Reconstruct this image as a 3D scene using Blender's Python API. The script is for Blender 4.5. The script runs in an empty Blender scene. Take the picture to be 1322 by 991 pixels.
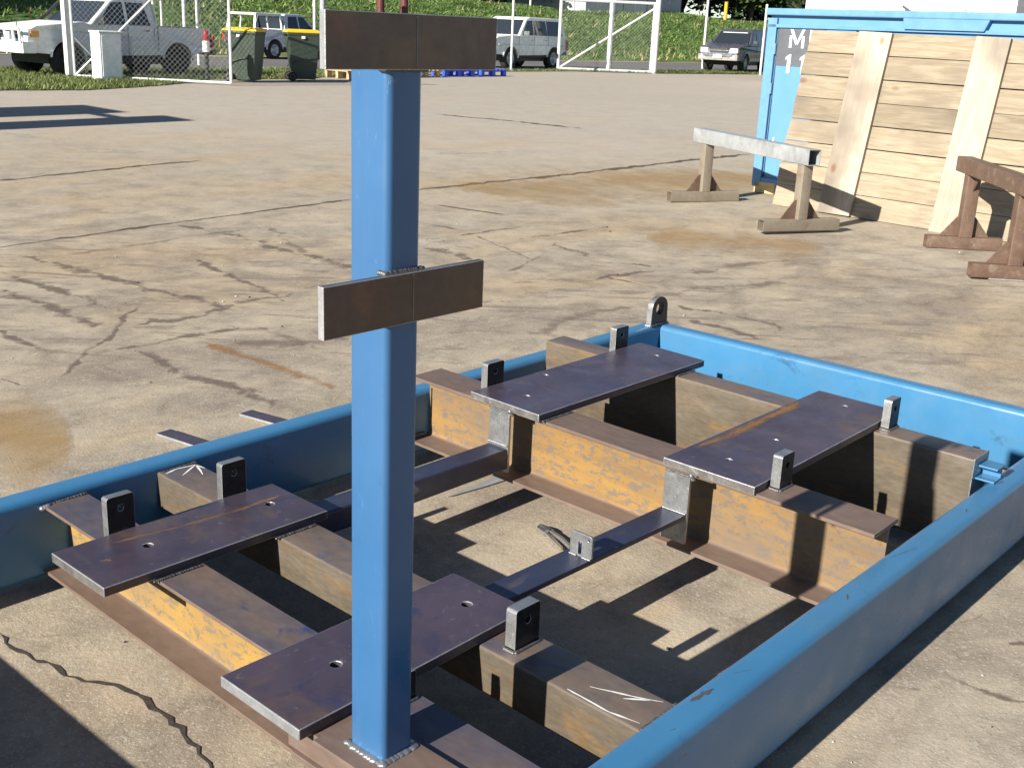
import bpy, bmesh, math, random
from mathutils import Vector, Matrix
from mathutils.geometry import tessellate_polygon
random.seed(7)
R = math.radians
scene = bpy.context.scene
COL = scene.collection

# ------------------------------------------------------------------ camera
CAM = Vector((-1.2441, -2.6527, 1.6420))
YAW, PITCH, ROLL = 0.716646, 0.302650, 0.043044
fw = Vector((math.cos(YAW) * math.cos(PITCH), math.sin(YAW) * math.cos(PITCH), -math.sin(PITCH)))
rt = Vector((math.sin(YAW), -math.cos(YAW), 0)); up = rt.cross(fw)
rt2 = math.cos(ROLL) * rt + math.sin(ROLL) * up
up2 = -math.sin(ROLL) * rt + math.cos(ROLL) * up
cd = bpy.data.cameras.new('camera'); cam = bpy.data.objects.new('camera', cd); COL.objects.link(cam)
cd.sensor_width = 36; cd.lens = 1466.3 / 1322 * 36; cd.clip_start = .05; cd.clip_end = 2000
M = Matrix((rt2, up2, -fw)).transposed().to_4x4(); M.translation = CAM; cam.matrix_world = M
scene.camera = cam

# ------------------------------------------------------------------ light
SUN = Vector((2.11, -0.124, -1.0)).normalized()
world = bpy.data.worlds.new('World'); scene.world = world; world.use_nodes = True
wn = world.node_tree; bg = wn.nodes['Background']
sky = wn.nodes.new('ShaderNodeTexSky'); sky.sky_type = 'NISHITA'; sky.sun_disc = False
sky.sun_elevation = math.asin(-SUN.z); sky.sun_rotation = math.atan2(-SUN.x, -SUN.y)
sky.air_density = .75; sky.dust_density = .1; sky.ozone_density = 1.5
wn.links.new(sky.outputs[0], bg.inputs[0]); bg.inputs[1].default_value = 0.05
sl = bpy.data.lights.new('sun', 'SUN'); sl.energy = 5.0; sl.angle = R(.5); sl.color = (1, .93, .82)
so = bpy.data.objects.new('sun', sl); COL.objects.link(so)
so.rotation_euler = SUN.to_track_quat('-Z', 'Y').to_euler(); so.location = (-10, 0, 12)
vs = scene.view_settings; vs.view_transform = 'Standard'; vs.look = 'None'; vs.exposure = 1.18; vs.gamma = 1
vs.use_curve_mapping = False
cy = scene.cycles; cy.max_bounces = 4; cy.diffuse_bounces = 3; cy.glossy_bounces = 2; cy.transmission_bounces = 2; cy.transparent_max_bounces = 6

# ------------------------------------------------------------------ materials
MATS = {}
K = .79
def kk(c): return tuple(q * K for q in c)
def nodes(name):
    m = bpy.data.materials.new(name); m.use_nodes = True
    t = m.node_tree; return m, t, t.nodes['Principled BSDF']
def N(t, kind, **kw):
    n = t.nodes.new(kind)
    for k, v in kw.items(): setattr(n, k, v)
    return n
def noise(t, scale, detail=4, rough=.6, vec=None, dist=0):
    n = N(t, 'ShaderNodeTexNoise'); n.inputs['Scale'].default_value = scale
    n.inputs['Detail'].default_value = detail; n.inputs['Roughness'].default_value = rough
    n.inputs['Distortion'].default_value = dist
    if vec: t.links.new(vec, n.inputs['Vector'])
    return n.outputs['Fac']
def ramp(t, fac, stops):
    r = N(t, 'ShaderNodeValToRGB'); e = r.color_ramp.elements
    e[0].position, e[0].color = stops[0][0], tuple(stops[0][1]) + (1,)
    e[1].position, e[1].color = stops[-1][0], tuple(stops[-1][1]) + (1,)
    for p, c in stops[1:-1]:
        x = e.new(p); x.color = tuple(c) + (1,)
    t.links.new(fac, r.inputs[0]); return r.outputs[0]
def mix(t, fac, a, b, mode='MIX'):
    m = N(t, 'ShaderNodeMix', data_type='RGBA', blend_type=mode)
    for s, v in ((0, fac), (6, a), (7, b)):
        if hasattr(v, 'is_output'): t.links.new(v, m.inputs[s])
        elif isinstance(v, (int, float)): m.inputs[s].default_value = v
        else: m.inputs[s].default_value = tuple(v) + (1,)
    return m.outputs[2]
def coords(t, scale=(1, 1, 1), kind='Object'):
    tc = N(t, 'ShaderNodeTexCoord'); mp = N(t, 'ShaderNodeMapping'); mp.inputs['Scale'].default_value = scale
    t.links.new(tc.outputs[kind], mp.inputs[0]); return mp.outputs[0]
def bump(t, b, h, strength, dist=.01):
    n = N(t, 'ShaderNodeBump'); n.inputs['Strength'].default_value = strength; n.inputs['Distance'].default_value = dist
    t.links.new(h, n.inputs['Height']); t.links.new(n.outputs[0], b.inputs['Normal'])
BW = lambda a, b: [(a, (0, 0, 0)), (b, (1, 1, 1))]

def steel(name, c1, c2, c3=None, th=(.5, .62), scale=9, rough=.5, metal=.0, bmp=.15, stretch=(1, 1, 1), fine=60, spec=.5, gc=.13):
    m, t, b = nodes(name); v = coords(t, stretch); c1, c2, c3 = kk(c1), kk(c2), kk(c3) if c3 else None
    col = mix(t, ramp(t, noise(t, scale, 4, .6, v), BW(.35, .65)), c1, c2)
    if c3: col = mix(t, ramp(t, noise(t, scale * 1.7, 5, .65, v, .4), BW(*th)), col, c3)
    g = ramp(t, noise(t, fine, 3, .65, v), [(.3, (1 - gc,) * 3), (.7, (1 + gc,) * 3)])
    col = mix(t, 1.0, col, g, 'MULTIPLY')
    t.links.new(col, b.inputs['Base Color']); b.inputs['Metallic'].default_value = metal
    rr = ramp(t, noise(t, scale * 2, 4, .6, v), [(.3, (rough - .1,) * 3), (.7, (rough + .12,) * 3)])
    t.links.new(rr, b.inputs['Roughness']); b.inputs['Specular IOR Level'].default_value = spec
    bump(t, b, noise(t, fine * 1.5, 3, .6, v), bmp, .002)
    MATS[name] = m; return m
steel('plate_brown', (.135, .096, .078), (.092, .072, .066), (.165, .10, .072), (.52, .70), 5, .32, .4, .04, fine=45, gc=.12)
steel('lug_dark', (.022, .022, .024), (.032, .030, .030), (.06, .055, .052), (.62, .72), 14, .30, .4, .05, fine=60, gc=.15)
steel('bar_blued', (.055, .062, .095), (.040, .050, .105), (.12, .10, .10), (.58, .7), 7, .32, .35, .05, (.4, 1, 1), fine=30, gc=.1)
steel('edge_grey', (.16, .15, .14), (.22, .21, .20), (.34, .34, .34), (.62, .72), 14, .42, .4, .2, fine=90, gc=.15)
steel('mill_dark', (.060, .050, .046), (.080, .062, .054), (.12, .072, .05), (.6, .72), 6, .40, .3, .05, fine=30, gc=.1)
steel('flange_brown', (.145, .100, .080), (.175, .125, .10), (.22, .145, .08), (.62, .74), 5, .58, 0, .1, (1, .4, 1), fine=40, gc=.1)
steel('flange_blued', (.17, .125, .10), (.085, .08, .11), (.05, .06, .14), (.58, .66), 6, .5, .1, .2, (1, .5, 1), fine=40)
steel('web_grey', (.24, .205, .165), (.29, .24, .17), (.40, .25, .08), (.56, .66), 5, .65, 0, .2, fine=60)
steel('box_grey', (.108, .090, .069), (.150, .124, .092), (.20, .125, .056), (.52, .72), 4.5, .40, .1, .04, (1, .45, 1.6), fine=60, gc=.18)
steel('box_top', (.150, .115, .095), (.19, .145, .115), (.095, .095, .125), (.54, .68), 6, .42, .1, .05, (1, .5, 1), fine=45, gc=.12)
steel('bright_steel', (.46, .47, .47), (.33, .34, .35), (.62, .62, .6), (.62, .7), 25, .38, .75, .3, fine=120)
steel('cut_edge', (.55, .56, .57), (.38, .39, .41), None, (.6, .7), 30, .4, .6, .4, fine=160)
steel('weld_steel', (.09, .09, .095), (.17, .17, .17), (.30, .30, .30), (.60, .68), 60, .42, .5, .3, fine=200)
steel('galvanised', (.40, .425, .44), (.48, .50, .51), (.33, .345, .36), (.52, .68), 3, .48, .35, .03, fine=14, gc=.1)
steel('trestle_tan', (.22, .185, .14), (.265, .23, .175), (.20, .12, .07), (.60, .76), 4, .6, .05, .06, fine=30, gc=.1)
steel('rust_red', (.125, .076, .052), (.165, .105, .074), (.23, .17, .125), (.56, .7), 6, .62, .05, .12, fine=50, gc=.14)
steel('container_blue', (.112, .285, .515), (.122, .30, .54), (.15, .31, .49), (.66, .78), 1.6, .42, 0, .0, fine=4, gc=.03)
steel('container_edge', (.11, .275, .50), (.13, .30, .53), (.25, .19, .16), (.68, .71), 6, .48, 0, .04, fine=10, gc=.05)
steel('grey_patch', (.085, .095, .115), (.11, .12, .14), None, (.6, .7), 4, .6)
steel('stencil_white', (.80, .82, .82), (.74, .76, .76), None, (.6, .7), 6, .6)
steel('rubber', (.018, .018, .019), (.028, .027, .026), None, (.6, .7), 12, .8)
steel('black_plastic', (.02, .021, .024), (.03, .03, .034), None, (.6, .7), 8, .55)
steel('white_paint', (.95, .96, .95), (.90, .92, .92), None, (.6, .7), 3, .35, fine=10)
steel('lc_white', (.95, .99, .98), (.91, .96, .95), None, (.6, .7), 3, .3, fine=8)
steel('silver_paint', (.66, .69, .72), (.70, .73, .76), None, (.6, .7), 3, .3, .2, fine=8)
steel('car_grey', (.10, .10, .125), (.12, .12, .145), None, (.6, .7), 3, .28, .35, fine=8)
steel('car_tan', (.30, .28, .26), (.34, .31, .28), None, (.6, .7), 3, .35, .2, fine=8)
steel('chrome', (.7, .72, .74), (.62, .64, .66), None, (.6, .7), 5, .18, .9, .02)
steel('lamp_glass', (.72, .76, .8), (.55, .6, .66), None, (.6, .7), 20, .12, .2, .02)
steel('tail_red', (.45, .03, .02), (.38, .02, .02), None, (.6, .7), 9, .3)
steel('amber', (.8, .35, .03), (.7, .3, .03), None, (.6, .7), 9, .3)
steel('bin_green', (.036, .056, .043), (.045, .068, .050), (.06, .075, .055), (.62, .74), 4, .5, 0, .08)
steel('bin_yellow', (.82, .55, .02), (.75, .48, .02), (.4, .4, .06), (.66, .72), 6, .5)
steel('pallet_blue', (.02, .08, .62), (.025, .10, .70), (.05, .09, .35), (.62, .7), 8, .6)
steel('pallet_wood', (.55, .42, .25), (.42, .3, .17), (.2, .14, .09), (.6, .7), 8, .8)
steel('fence_metal', (.66, .68, .69), (.72, .73, .73), None, (.6, .7), 4, .5, .15, fine=10)
steel('wire', (.36, .38, .39), (.44, .46, .47), None, (.6, .7), 9, .5, .4)
steel('maroon', (.10, .022, .02), (.14, .035, .03), None, (.6, .7), 5, .6)
steel('yellow_paint', (.75, .48, .03), (.68, .42, .03), None, (.6, .7), 6, .5)
steel('clad_grey', (.42, .45, .49), (.47, .5, .54), None, (.6, .7), 1.2, .5, fine=4)
steel('clad_white', (.82, .83, .85), (.78, .79, .82), None, (.6, .7), .8, .5, fine=3)
steel('door_dark', (.05, .055, .07), (.06, .065, .08), None, (.6, .7), 1, .5, fine=3)
steel('window_grey', (.40, .43, .50), (.44, .47, .53), None, (.6, .7), 1, .3, fine=3)
steel('bark', (.09, .065, .045), (.15, .11, .08), None, (.6, .7), 4, .9, 0, .5)
steel('concrete_block', (.5, .49, .46), (.42, .41, .38), None, (.6, .7), 4, .85, 0, .3)

def paint(name, c1, c2, dust, stretch, chip=.69):
    m, t, b = nodes(name); v = coords(t); vs_ = coords(t, stretch); c1, c2, dust = kk(c1), kk(c2), kk(dust)
    col = mix(t, ramp(t, noise(t, 3, 4, .6, v), BW(.35, .65)), c1, c2)
    col = mix(t, ramp(t, noise(t, 2.2, 6, .7, vs_, .5), [(.48, (0, 0, 0)), (.72, (.5, .5, .5))]), col, dust)                 # dust and drips
    col = mix(t, ramp(t, noise(t, 6, 6, .75, v, .6), [(.60, (0, 0, 0)), (.70, (.6, .6, .6))]), col, kk((.03, .085, .16)))      # rubbed darker patches
    col = mix(t, ramp(t, noise(t, 4, 6, .8, coords(t, (stretch[0] * 2, stretch[1] * 6, stretch[2] * 6)), 1.2), [(.655, (0, 0, 0)), (.67, (.7, .7, .7)), (.685, (0, 0, 0))]), col, kk((.26, .34, .40)))   # scratches
    col = mix(t, ramp(t, noise(t, 21, 5, .75, v, .3), [(chip, (0, 0, 0)), (chip + .012, (1, 1, 1))]), col, kk((.10, .08, .065)))   # chips to bare rusty steel
    t.links.new(col, b.inputs['Base Color'])
    t.links.new(ramp(t, noise(t, 7, 4, .6, v), [(.3, (.22,) * 3), (.7, (.42,) * 3)]), b.inputs['Roughness'])
    bump(t, b, noise(t, 16, 3, .6, v), .05, .003); MATS[name] = m
paint('blue_paint', (.046, .185, .365), (.054, .205, .40), (.09, .20, .31), (.5, 1.6, 1.6))
paint('post_blue', (.036, .122, .275), (.044, .140, .305), (.085, .155, .26), (3, 3, .4), .70)
def web_mat(name, c1, c2, grey, fade):
    m, t, b = nodes(name); v = coords(t); c1, c2, grey = kk(c1), kk(c2), kk(grey)
    col = mix(t, ramp(t, noise(t, 6, 5, .65, coords(t, (1, .25, 2.5)), .3), BW(.36, .66)), c1, c2)          # layered rust running along the web
    col = mix(t, ramp(t, noise(t, 1.7, 4, .6, coords(t, (1, .8, 1.6)), .4), [(fade, (0, 0, 0)), (fade + .24, (.85, .85, .85))]), col, grey)   # fades into brown-grey mill steel
    col = mix(t, ramp(t, noise(t, 34, 5, .75, coords(t, (1, .6, 1.2)), .3), [(.51, (0, 0, 0)), (.58, (.85, .85, .85))]), col, grey)           # fine speckle of scale
    col = mix(t, ramp(t, noise(t, 55, 3, .7, v), [(.60, (0, 0, 0)), (.70, (.6, .6, .6))]), col, kk((.14, .07, .03)))
    t.links.new(col, b.inputs['Base Color']); b.inputs['Roughness'].default_value = .75
    bump(t, b, noise(t, 90, 3, .7, v), .2, .002); MATS[name] = m
web_mat('web_rust', (.31, .178, .045), (.20, .115, .040), (.140, .115, .096), .44)
web_mat('web_yellow', (.37, .222, .045), (.295, .17, .042), (.175, .135, .09), .50)
def plate_mat(name, c1, c2, c3):
    m, t, b = nodes(name); v = coords(t); c1, c2, c3 = kk(c1), kk(c2), kk(c3)
    col = mix(t, ramp(t, noise(t, 4.5, 5, .6, v, .4), BW(.34, .66)), c1, c2)
    col = mix(t, ramp(t, noise(t, 7.5, 5, .65, v, .8), BW(.56, .70)), col, c3)                       # blue oxide blotches
    col = mix(t, ramp(t, noise(t, 5, 5, .7, coords(t, (1.3, .8, 1)), .6), BW(.53, .68)), col, kk((.145, .10, .078)))   # brown handling marks
    col = mix(t, ramp(t, noise(t, 38, 4, .75, v), [(.62, (0, 0, 0)), (.70, (.8, .8, .8))]), col, kk((.20, .18, .19)))   # pale flecks
    col = mix(t, ramp(t, noise(t, 3, 6, .75, coords(t, (1.5, 14, 1)), 1.5), [(.66, (0, 0, 0)), (.69, (.5, .5, .5)), (.72, (0, 0, 0))]), col, kk((.24, .21, .20)))  # scratches
    t.links.new(col, b.inputs['Base Color']); b.inputs['Metallic'].default_value = .3
    t.links.new(ramp(t, noise(t, 9, 4, .6, v), [(.3, (.26,) * 3), (.7, (.46,) * 3)]), b.inputs['Roughness'])
    bump(t, b, noise(t, 60, 3, .6, v), .08, .002); MATS[name] = m
plate_mat('mill_plate', (.104, .080, .112), (.064, .052, .082), (.046, .050, .115))
plate_mat('mill_plate_rust', (.104, .078, .104), (.064, .051, .076), (.05, .05, .10))
def glass(name, c=(.02, .026, .034)):
    m, t, b = nodes(name); b.inputs['Base Color'].default_value = c + (1,); b.inputs['Roughness'].default_value = .08
    b.inputs['Specular IOR Level'].default_value = .7; MATS[name] = m
glass('car_glass')

def timber(name, c1, c2, dark, seedshift=0.0, knots=True):
    m, t, b = nodes(name)
    c1, c2, dark = kk(c1), kk(c2), kk(dark)
    oi = N(t, 'ShaderNodeObjectInfo'); tc = N(t, 'ShaderNodeTexCoord')
    off = N(t, 'ShaderNodeVectorMath', operation='MULTIPLY_ADD'); off.inputs[1].default_value = (1, 1, 1)
    rv = N(t, 'ShaderNodeVectorMath', operation='SCALE'); rv.inputs[0].default_value = (13.1, 7.7, 3.3)
    t.links.new(oi.outputs['Random'], rv.inputs['Scale'])
    t.links.new(tc.outputs['Object'], off.inputs[0]); t.links.new(rv.outputs[0], off.inputs[2])
    mp = N(t, 'ShaderNodeMapping'); mp.inputs['Scale'].default_value = (1.4, 14, 14); t.links.new(off.outputs[0], mp.inputs[0])
    grain = noise(t, 2.2, 6, .62, mp.outputs[0], .8)
    col = mix(t, ramp(t, grain, BW(.36, .64)), c1, c2)
    broad = noise(t, 1.3, 3, .5, off.outputs[0])
    col = mix(t, ramp(t, broad, BW(.50, .72)), col, dark)
    if knots:
        vo = N(t, 'ShaderNodeTexVoronoi'); vo.inputs['Scale'].default_value = 2.3
        mk = N(t, 'ShaderNodeMapping'); mk.inputs['Scale'].default_value = (.9, 1.5, 1.5); t.links.new(off.outputs[0], mk.inputs[0])
        t.links.new(mk.outputs[0], vo.inputs['Vector'])
        col = mix(t, ramp(t, vo.outputs['Distance'], [(.05, (1, 1, 1)), (.13, (0, 0, 0))]), col, (.17, .10, .05))
    hv = N(t, 'ShaderNodeHueSaturation'); t.links.new(col, hv.inputs['Color'])
    mr = N(t, 'ShaderNodeMapRange'); mr.inputs[3].default_value = .72; mr.inputs[4].default_value = 1.10
    t.links.new(oi.outputs['Random'], mr.inputs[0]); t.links.new(mr.outputs[0], hv.inputs['Value'])
    t.links.new(hv.outputs[0], b.inputs['Base Color']); b.inputs['Roughness'].default_value = .8
    bump(t, b, grain, .25, .004); MATS[name] = m
timber('plank_timber', (.27, .215, .142), (.39, .325, .235), (.20, .165, .122))
timber('batten_timber', (.47, .40, .305), (.60, .535, .435), (.25, .21, .165))
timber('block_timber', (.62, .45, .2), (.7, .52, .26), (.5, .35, .15), knots=False)

def leaf_mat(name, c1, c2, c3):
    m, t, b = nodes(name); g = N(t, 'ShaderNodeNewGeometry'); v = coords(t)
    col = ramp(t, g.outputs['Random Per Island'], [(0, c1), (.5, c2), (1, c3)])
    col = mix(t, 1.0, col, ramp(t, noise(t, .35, 3, .5, v), [(.3, (.65, .7, .6)), (.7, (1.25, 1.2, 1.1))]), 'MULTIPLY')
    t.links.new(col, b.inputs['Base Color']); b.inputs['Roughness'].default_value = .6
    tr = N(t, 'ShaderNodeBsdfTranslucent'); t.links.new(col, tr.inputs[0])
    ms = N(t, 'ShaderNodeMixShader'); ms.inputs[0].default_value = .3
    t.links.new(b.outputs[0], ms.inputs[1]); t.links.new(tr.outputs[0], ms.inputs[2])
    t.links.new(ms.outputs[0], t.nodes['Material Output'].inputs[0]); MATS[name] = m
leaf_mat('leaf_dark', (.012, .022, .010), (.022, .036, .014), (.036, .052, .02))
leaf_mat('leaf_mid', (.04, .075, .022), (.065, .105, .03), (.10, .13, .045))
leaf_mat('grass_blade', (.085, .125, .035), (.125, .165, .05), (.20, .21, .085))
leaf_mat('bank_blade', (.078, .150, .036), (.115, .195, .050), (.175, .235, .080))
leaf_mat('straw_blade', (.25, .22, .09), (.32, .28, .14), (.4, .36, .2))

def ground_mat():
    m, t, b = nodes('concrete_yard'); v = coords(t); q = lambda *c: kk(c)
    base = ramp(t, noise(t, .20, 4, .55, v), [(.30, q(.385, .335, .262)), (.50, q(.425, .365, .278)), (.70, q(.455, .41, .34))])
    base = mix(t, ramp(t, noise(t, .5, 4, .6, coords(t, (1, 1.4, 1)), .5), [(.48, (0, 0, 0)), (.68, (.6, .6, .6))]), base, q(.47, .335, .18))
    # worn dark film in patches, strongest in the middle of the yard where steel is handled
    film = ramp(t, noise(t, 1.1, 6, .68, coords(t, (.8, 1.3, 1)), .8), [(.44, (0, 0, 0)), (.64, (1, 1, 1))])
    sx = N(t, 'ShaderNodeSeparateXYZ'); t.links.new(v, sx.inputs[0])
    far = N(t, 'ShaderNodeMapRange', interpolation_type='SMOOTHSTEP'); far.inputs[1].default_value = 7; far.inputs[2].default_value = 13; far.inputs[3].default_value = .62; far.inputs[4].default_value = .12
    sm = N(t, 'ShaderNodeMath', operation='ADD'); t.links.new(sx.outputs[0], sm.inputs[0]); t.links.new(sx.outputs[1], sm.inputs[1]); t.links.new(sm.outputs[0], far.inputs[0])
    fm = N(t, 'ShaderNodeMath', operation='MULTIPLY'); t.links.new(film, fm.inputs[0]); t.links.new(far.outputs[0], fm.inputs[1])
    base = mix(t, fm.outputs[0], base, q(.215, .175, .145))
    mot = ramp(t, noise(t, 3.2, 6, .74, v, .4), [(.30, (.62, .62, .63)), (.5, (1, 1, 1)), (.72, (1.28, 1.25, 1.20))])
    mf = N(t, 'ShaderNodeMapRange', interpolation_type='SMOOTHSTEP'); mf.inputs[1].default_value = 8; mf.inputs[2].default_value = 20; mf.inputs[3].default_value = 1.0; mf.inputs[4].default_value = .3; t.links.new(sm.outputs[0], mf.inputs[0])
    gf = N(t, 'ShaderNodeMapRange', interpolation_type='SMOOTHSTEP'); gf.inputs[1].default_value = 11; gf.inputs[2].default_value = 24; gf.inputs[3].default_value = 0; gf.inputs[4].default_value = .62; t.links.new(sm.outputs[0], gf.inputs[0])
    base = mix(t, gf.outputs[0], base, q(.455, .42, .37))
    base = mix(t, mf.outputs[0], base, mix(t, 1.0, base, mot, 'MULTIPLY'))
    base = mix(t, ramp(t, noise(t, 22, 4, .72, v), [(.58, (0, 0, 0)), (.72, (.65, .65, .65))]), base, q(.58, .54, .46))
    base = mix(t, ramp(t, noise(t, 31, 4, .76, coords(t, (1.1, .9, 1))), [(.59, (0, 0, 0)), (.72, (.7, .7, .7))]), base, q(.17, .135, .10))
    tcx = N(t, 'ShaderNodeTexCoord'); rt_ = N(t, 'ShaderNodeVectorRotate', rotation_type='Z_AXIS'); rt_.inputs['Angle'].default_value = R(49); t.links.new(tcx.outputs['Object'], rt_.inputs['Vector'])
    st = N(t, 'ShaderNodeMapping'); st.inputs['Scale'].default_value = (.8, 4.2, 1); t.links.new(rt_.outputs[0], st.inputs[0])
    stk = ramp(t, noise(t, 1.6, 7, .74, st.outputs[0], .5), [(.555, (0, 0, 0)), (.60, (1, 1, 1))])
    bm1 = N(t, 'ShaderNodeMapRange', interpolation_type='SMOOTHSTEP'); bm1.inputs[1].default_value = 2.0; bm1.inputs[2].default_value = 5.0; t.links.new(sm.outputs[0], bm1.inputs[0])
    bm2 = N(t, 'ShaderNodeMapRange', interpolation_type='SMOOTHSTEP'); bm2.inputs[1].default_value = 7.0; bm2.inputs[2].default_value = 11.0; bm2.inputs[3].default_value = .75; bm2.inputs[4].default_value = .06; t.links.new(sm.outputs[0], bm2.inputs[0])
    b12 = N(t, 'ShaderNodeMath', operation='MULTIPLY'); t.links.new(bm1.outputs[0], b12.inputs[0]); t.links.new(bm2.outputs[0], b12.inputs[1])
    b13 = N(t, 'ShaderNodeMath', operation='MULTIPLY'); t.links.new(b12.outputs[0], b13.inputs[0]); t.links.new(stk, b13.inputs[1])
    base = mix(t, b13.outputs[0], base, q(.215, .17, .14))
    vo = N(t, 'ShaderNodeTexVoronoi'); vo.inputs['Scale'].default_value = 85; t.links.new(v, vo.inputs['Vector'])
    base = mix(t, ramp(t, vo.outputs['Distance'], [(.16, (.5, .5, .5)), (.32, (0, 0, 0))]), base, q(.60, .57, .50))
    t.links.new(base, b.inputs['Base Color']); b.inputs['Roughness'].default_value = .85
    b.inputs['Specular IOR Level'].default_value = .25
    h = mix(t, .45, noise(t, 70, 3, .75, v), noise(t, 8, 4, .65, v))
    bump(t, b, h, .42, .012); MATS['concrete_yard'] = m
ground_mat()

def decal(name, c1, c2, cover, scale=6, stretch=(1, 1, 1), soft=.1, amax=.85, rough=.9):
    """thin worn stain: patchy film whose edge breaks up; u across the ribbon comes from the UV map"""
    m, t, b = nodes(name); v = coords(t, stretch)
    uv = N(t, 'ShaderNodeUVMap'); sp = N(t, 'ShaderNodeSeparateXYZ'); t.links.new(uv.outputs[0], sp.inputs[0])
    def mth(op, a, bb=None):
        n = N(t, 'ShaderNodeMath', operation=op)
        for i, q in enumerate((a, bb)):
            if q is None: continue
            if hasattr(q, 'is_output'): t.links.new(q, n.inputs[i])
            else: n.inputs[i].default_value = q
        return n.outputs[0]
    d = mth('ABSOLUTE', mth('SUBTRACT', sp.outputs[0], .5))          # 0 centre .. .5 edge
    v2 = noise(t, scale * .35, 2, .5, v)
    f = mth('SUBTRACT', mth('ADD', noise(t, scale, 5, .78, v, .4), cover), mth('MULTIPLY', d, 1.5))
    f = mth('ADD', f, mth('MULTIPLY', mth('SUBTRACT', v2, .5), .8))
    en = mth('MULTIPLY', mth('MINIMUM', sp.outputs[1], mth('SUBTRACT', 1.0, sp.outputs[1])), 12.0)
    f = mth('ADD', f, mth('MULTIPLY', mth('SUBTRACT', mth('MINIMUM', en, 1.0), 1.0), .35))
    a = ramp(t, f, [(.5 - soft, (0, 0, 0)), (.5 + soft, (amax,) * 3)])
    t.links.new(mix(t, noise(t, scale * 3, 4, .6, v), c1, c2), b.inputs['Base Color']); b.inputs['Roughness'].default_value = rough
    b.inputs['Specular IOR Level'].default_value = .2
    t.links.new(a, b.inputs['Alpha']); MATS[name] = m
decal('stain_dark', kk((.15, .118, .105)), kk((.235, .19, .155)), .07, 9, soft=.10, amax=.68)
decal('stain_soft', kk((.20, .16, .135)), kk((.28, .225, .18)), .03, 7, soft=.13, amax=.5)
decal('stain_rust', kk((.42, .20, .055)), kk((.34, .17, .06)), .10, 7, soft=.16, amax=.6)
decal('plate_rust', kk((.34, .185, .07)), kk((.26, .15, .07)), .12, 26, (.35, 1, 1), soft=.2, amax=.8, rough=.7)
decal('stain_ochre', kk((.46, .285, .09)), kk((.42, .27, .11)), .24, 1.8, soft=.38, amax=.52)
decal('stain_pale', kk((.55, .51, .44)), kk((.5, .46, .39)), .04, 5, soft=.2, amax=.55)
decal('joint_line', kk((.075, .06, .05)), kk((.13, .105, .085)), .30, 9, soft=.2, amax=.9)
steel('crack_line', (.035, .028, .022), (.06, .048, .038), None, (.6, .7), 30, .9)

def plain_mat(name, stops, scale, rough=.9, bmp=.3, fine=20):
    m, t, b = nodes(name); v = coords(t); stops = [(p, kk(c)) for p, c in stops]
    col = ramp(t, noise(t, scale, 5, .65, v), stops)
    col = mix(t, 1.0, col, ramp(t, noise(t, fine, 4, .7, v), [(.3, (.7, .7, .7)), (.7, (1.25, 1.25, 1.25))]), 'MULTIPLY')
    t.links.new(col, b.inputs['Base Color']); b.inputs['Roughness'].default_value = rough
    b.inputs['Specular IOR Level'].default_value = .2
    bump(t, b, noise(t, fine, 4, .6, v), bmp, .03); MATS[name] = m
plain_mat('turf', [(.3, (.075, .115, .03)), (.55, (.11, .155, .04)), (.75, (.2, .19, .08))], .8, fine=14)
plain_mat('bank_turf', [(.3, (.07, .13, .034)), (.5, (.105, .175, .046)), (.72, (.175, .21, .075))], .22, fine=3)
plain_mat('asphalt', [(.3, (.155, .15, .15)), (.7, (.20, .195, .19))], .5, fine=12)
plain_mat('dirt_edge', [(.3, (.33, .28, .19)), (.7, (.42, .36, .25))], .6, fine=8)

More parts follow.
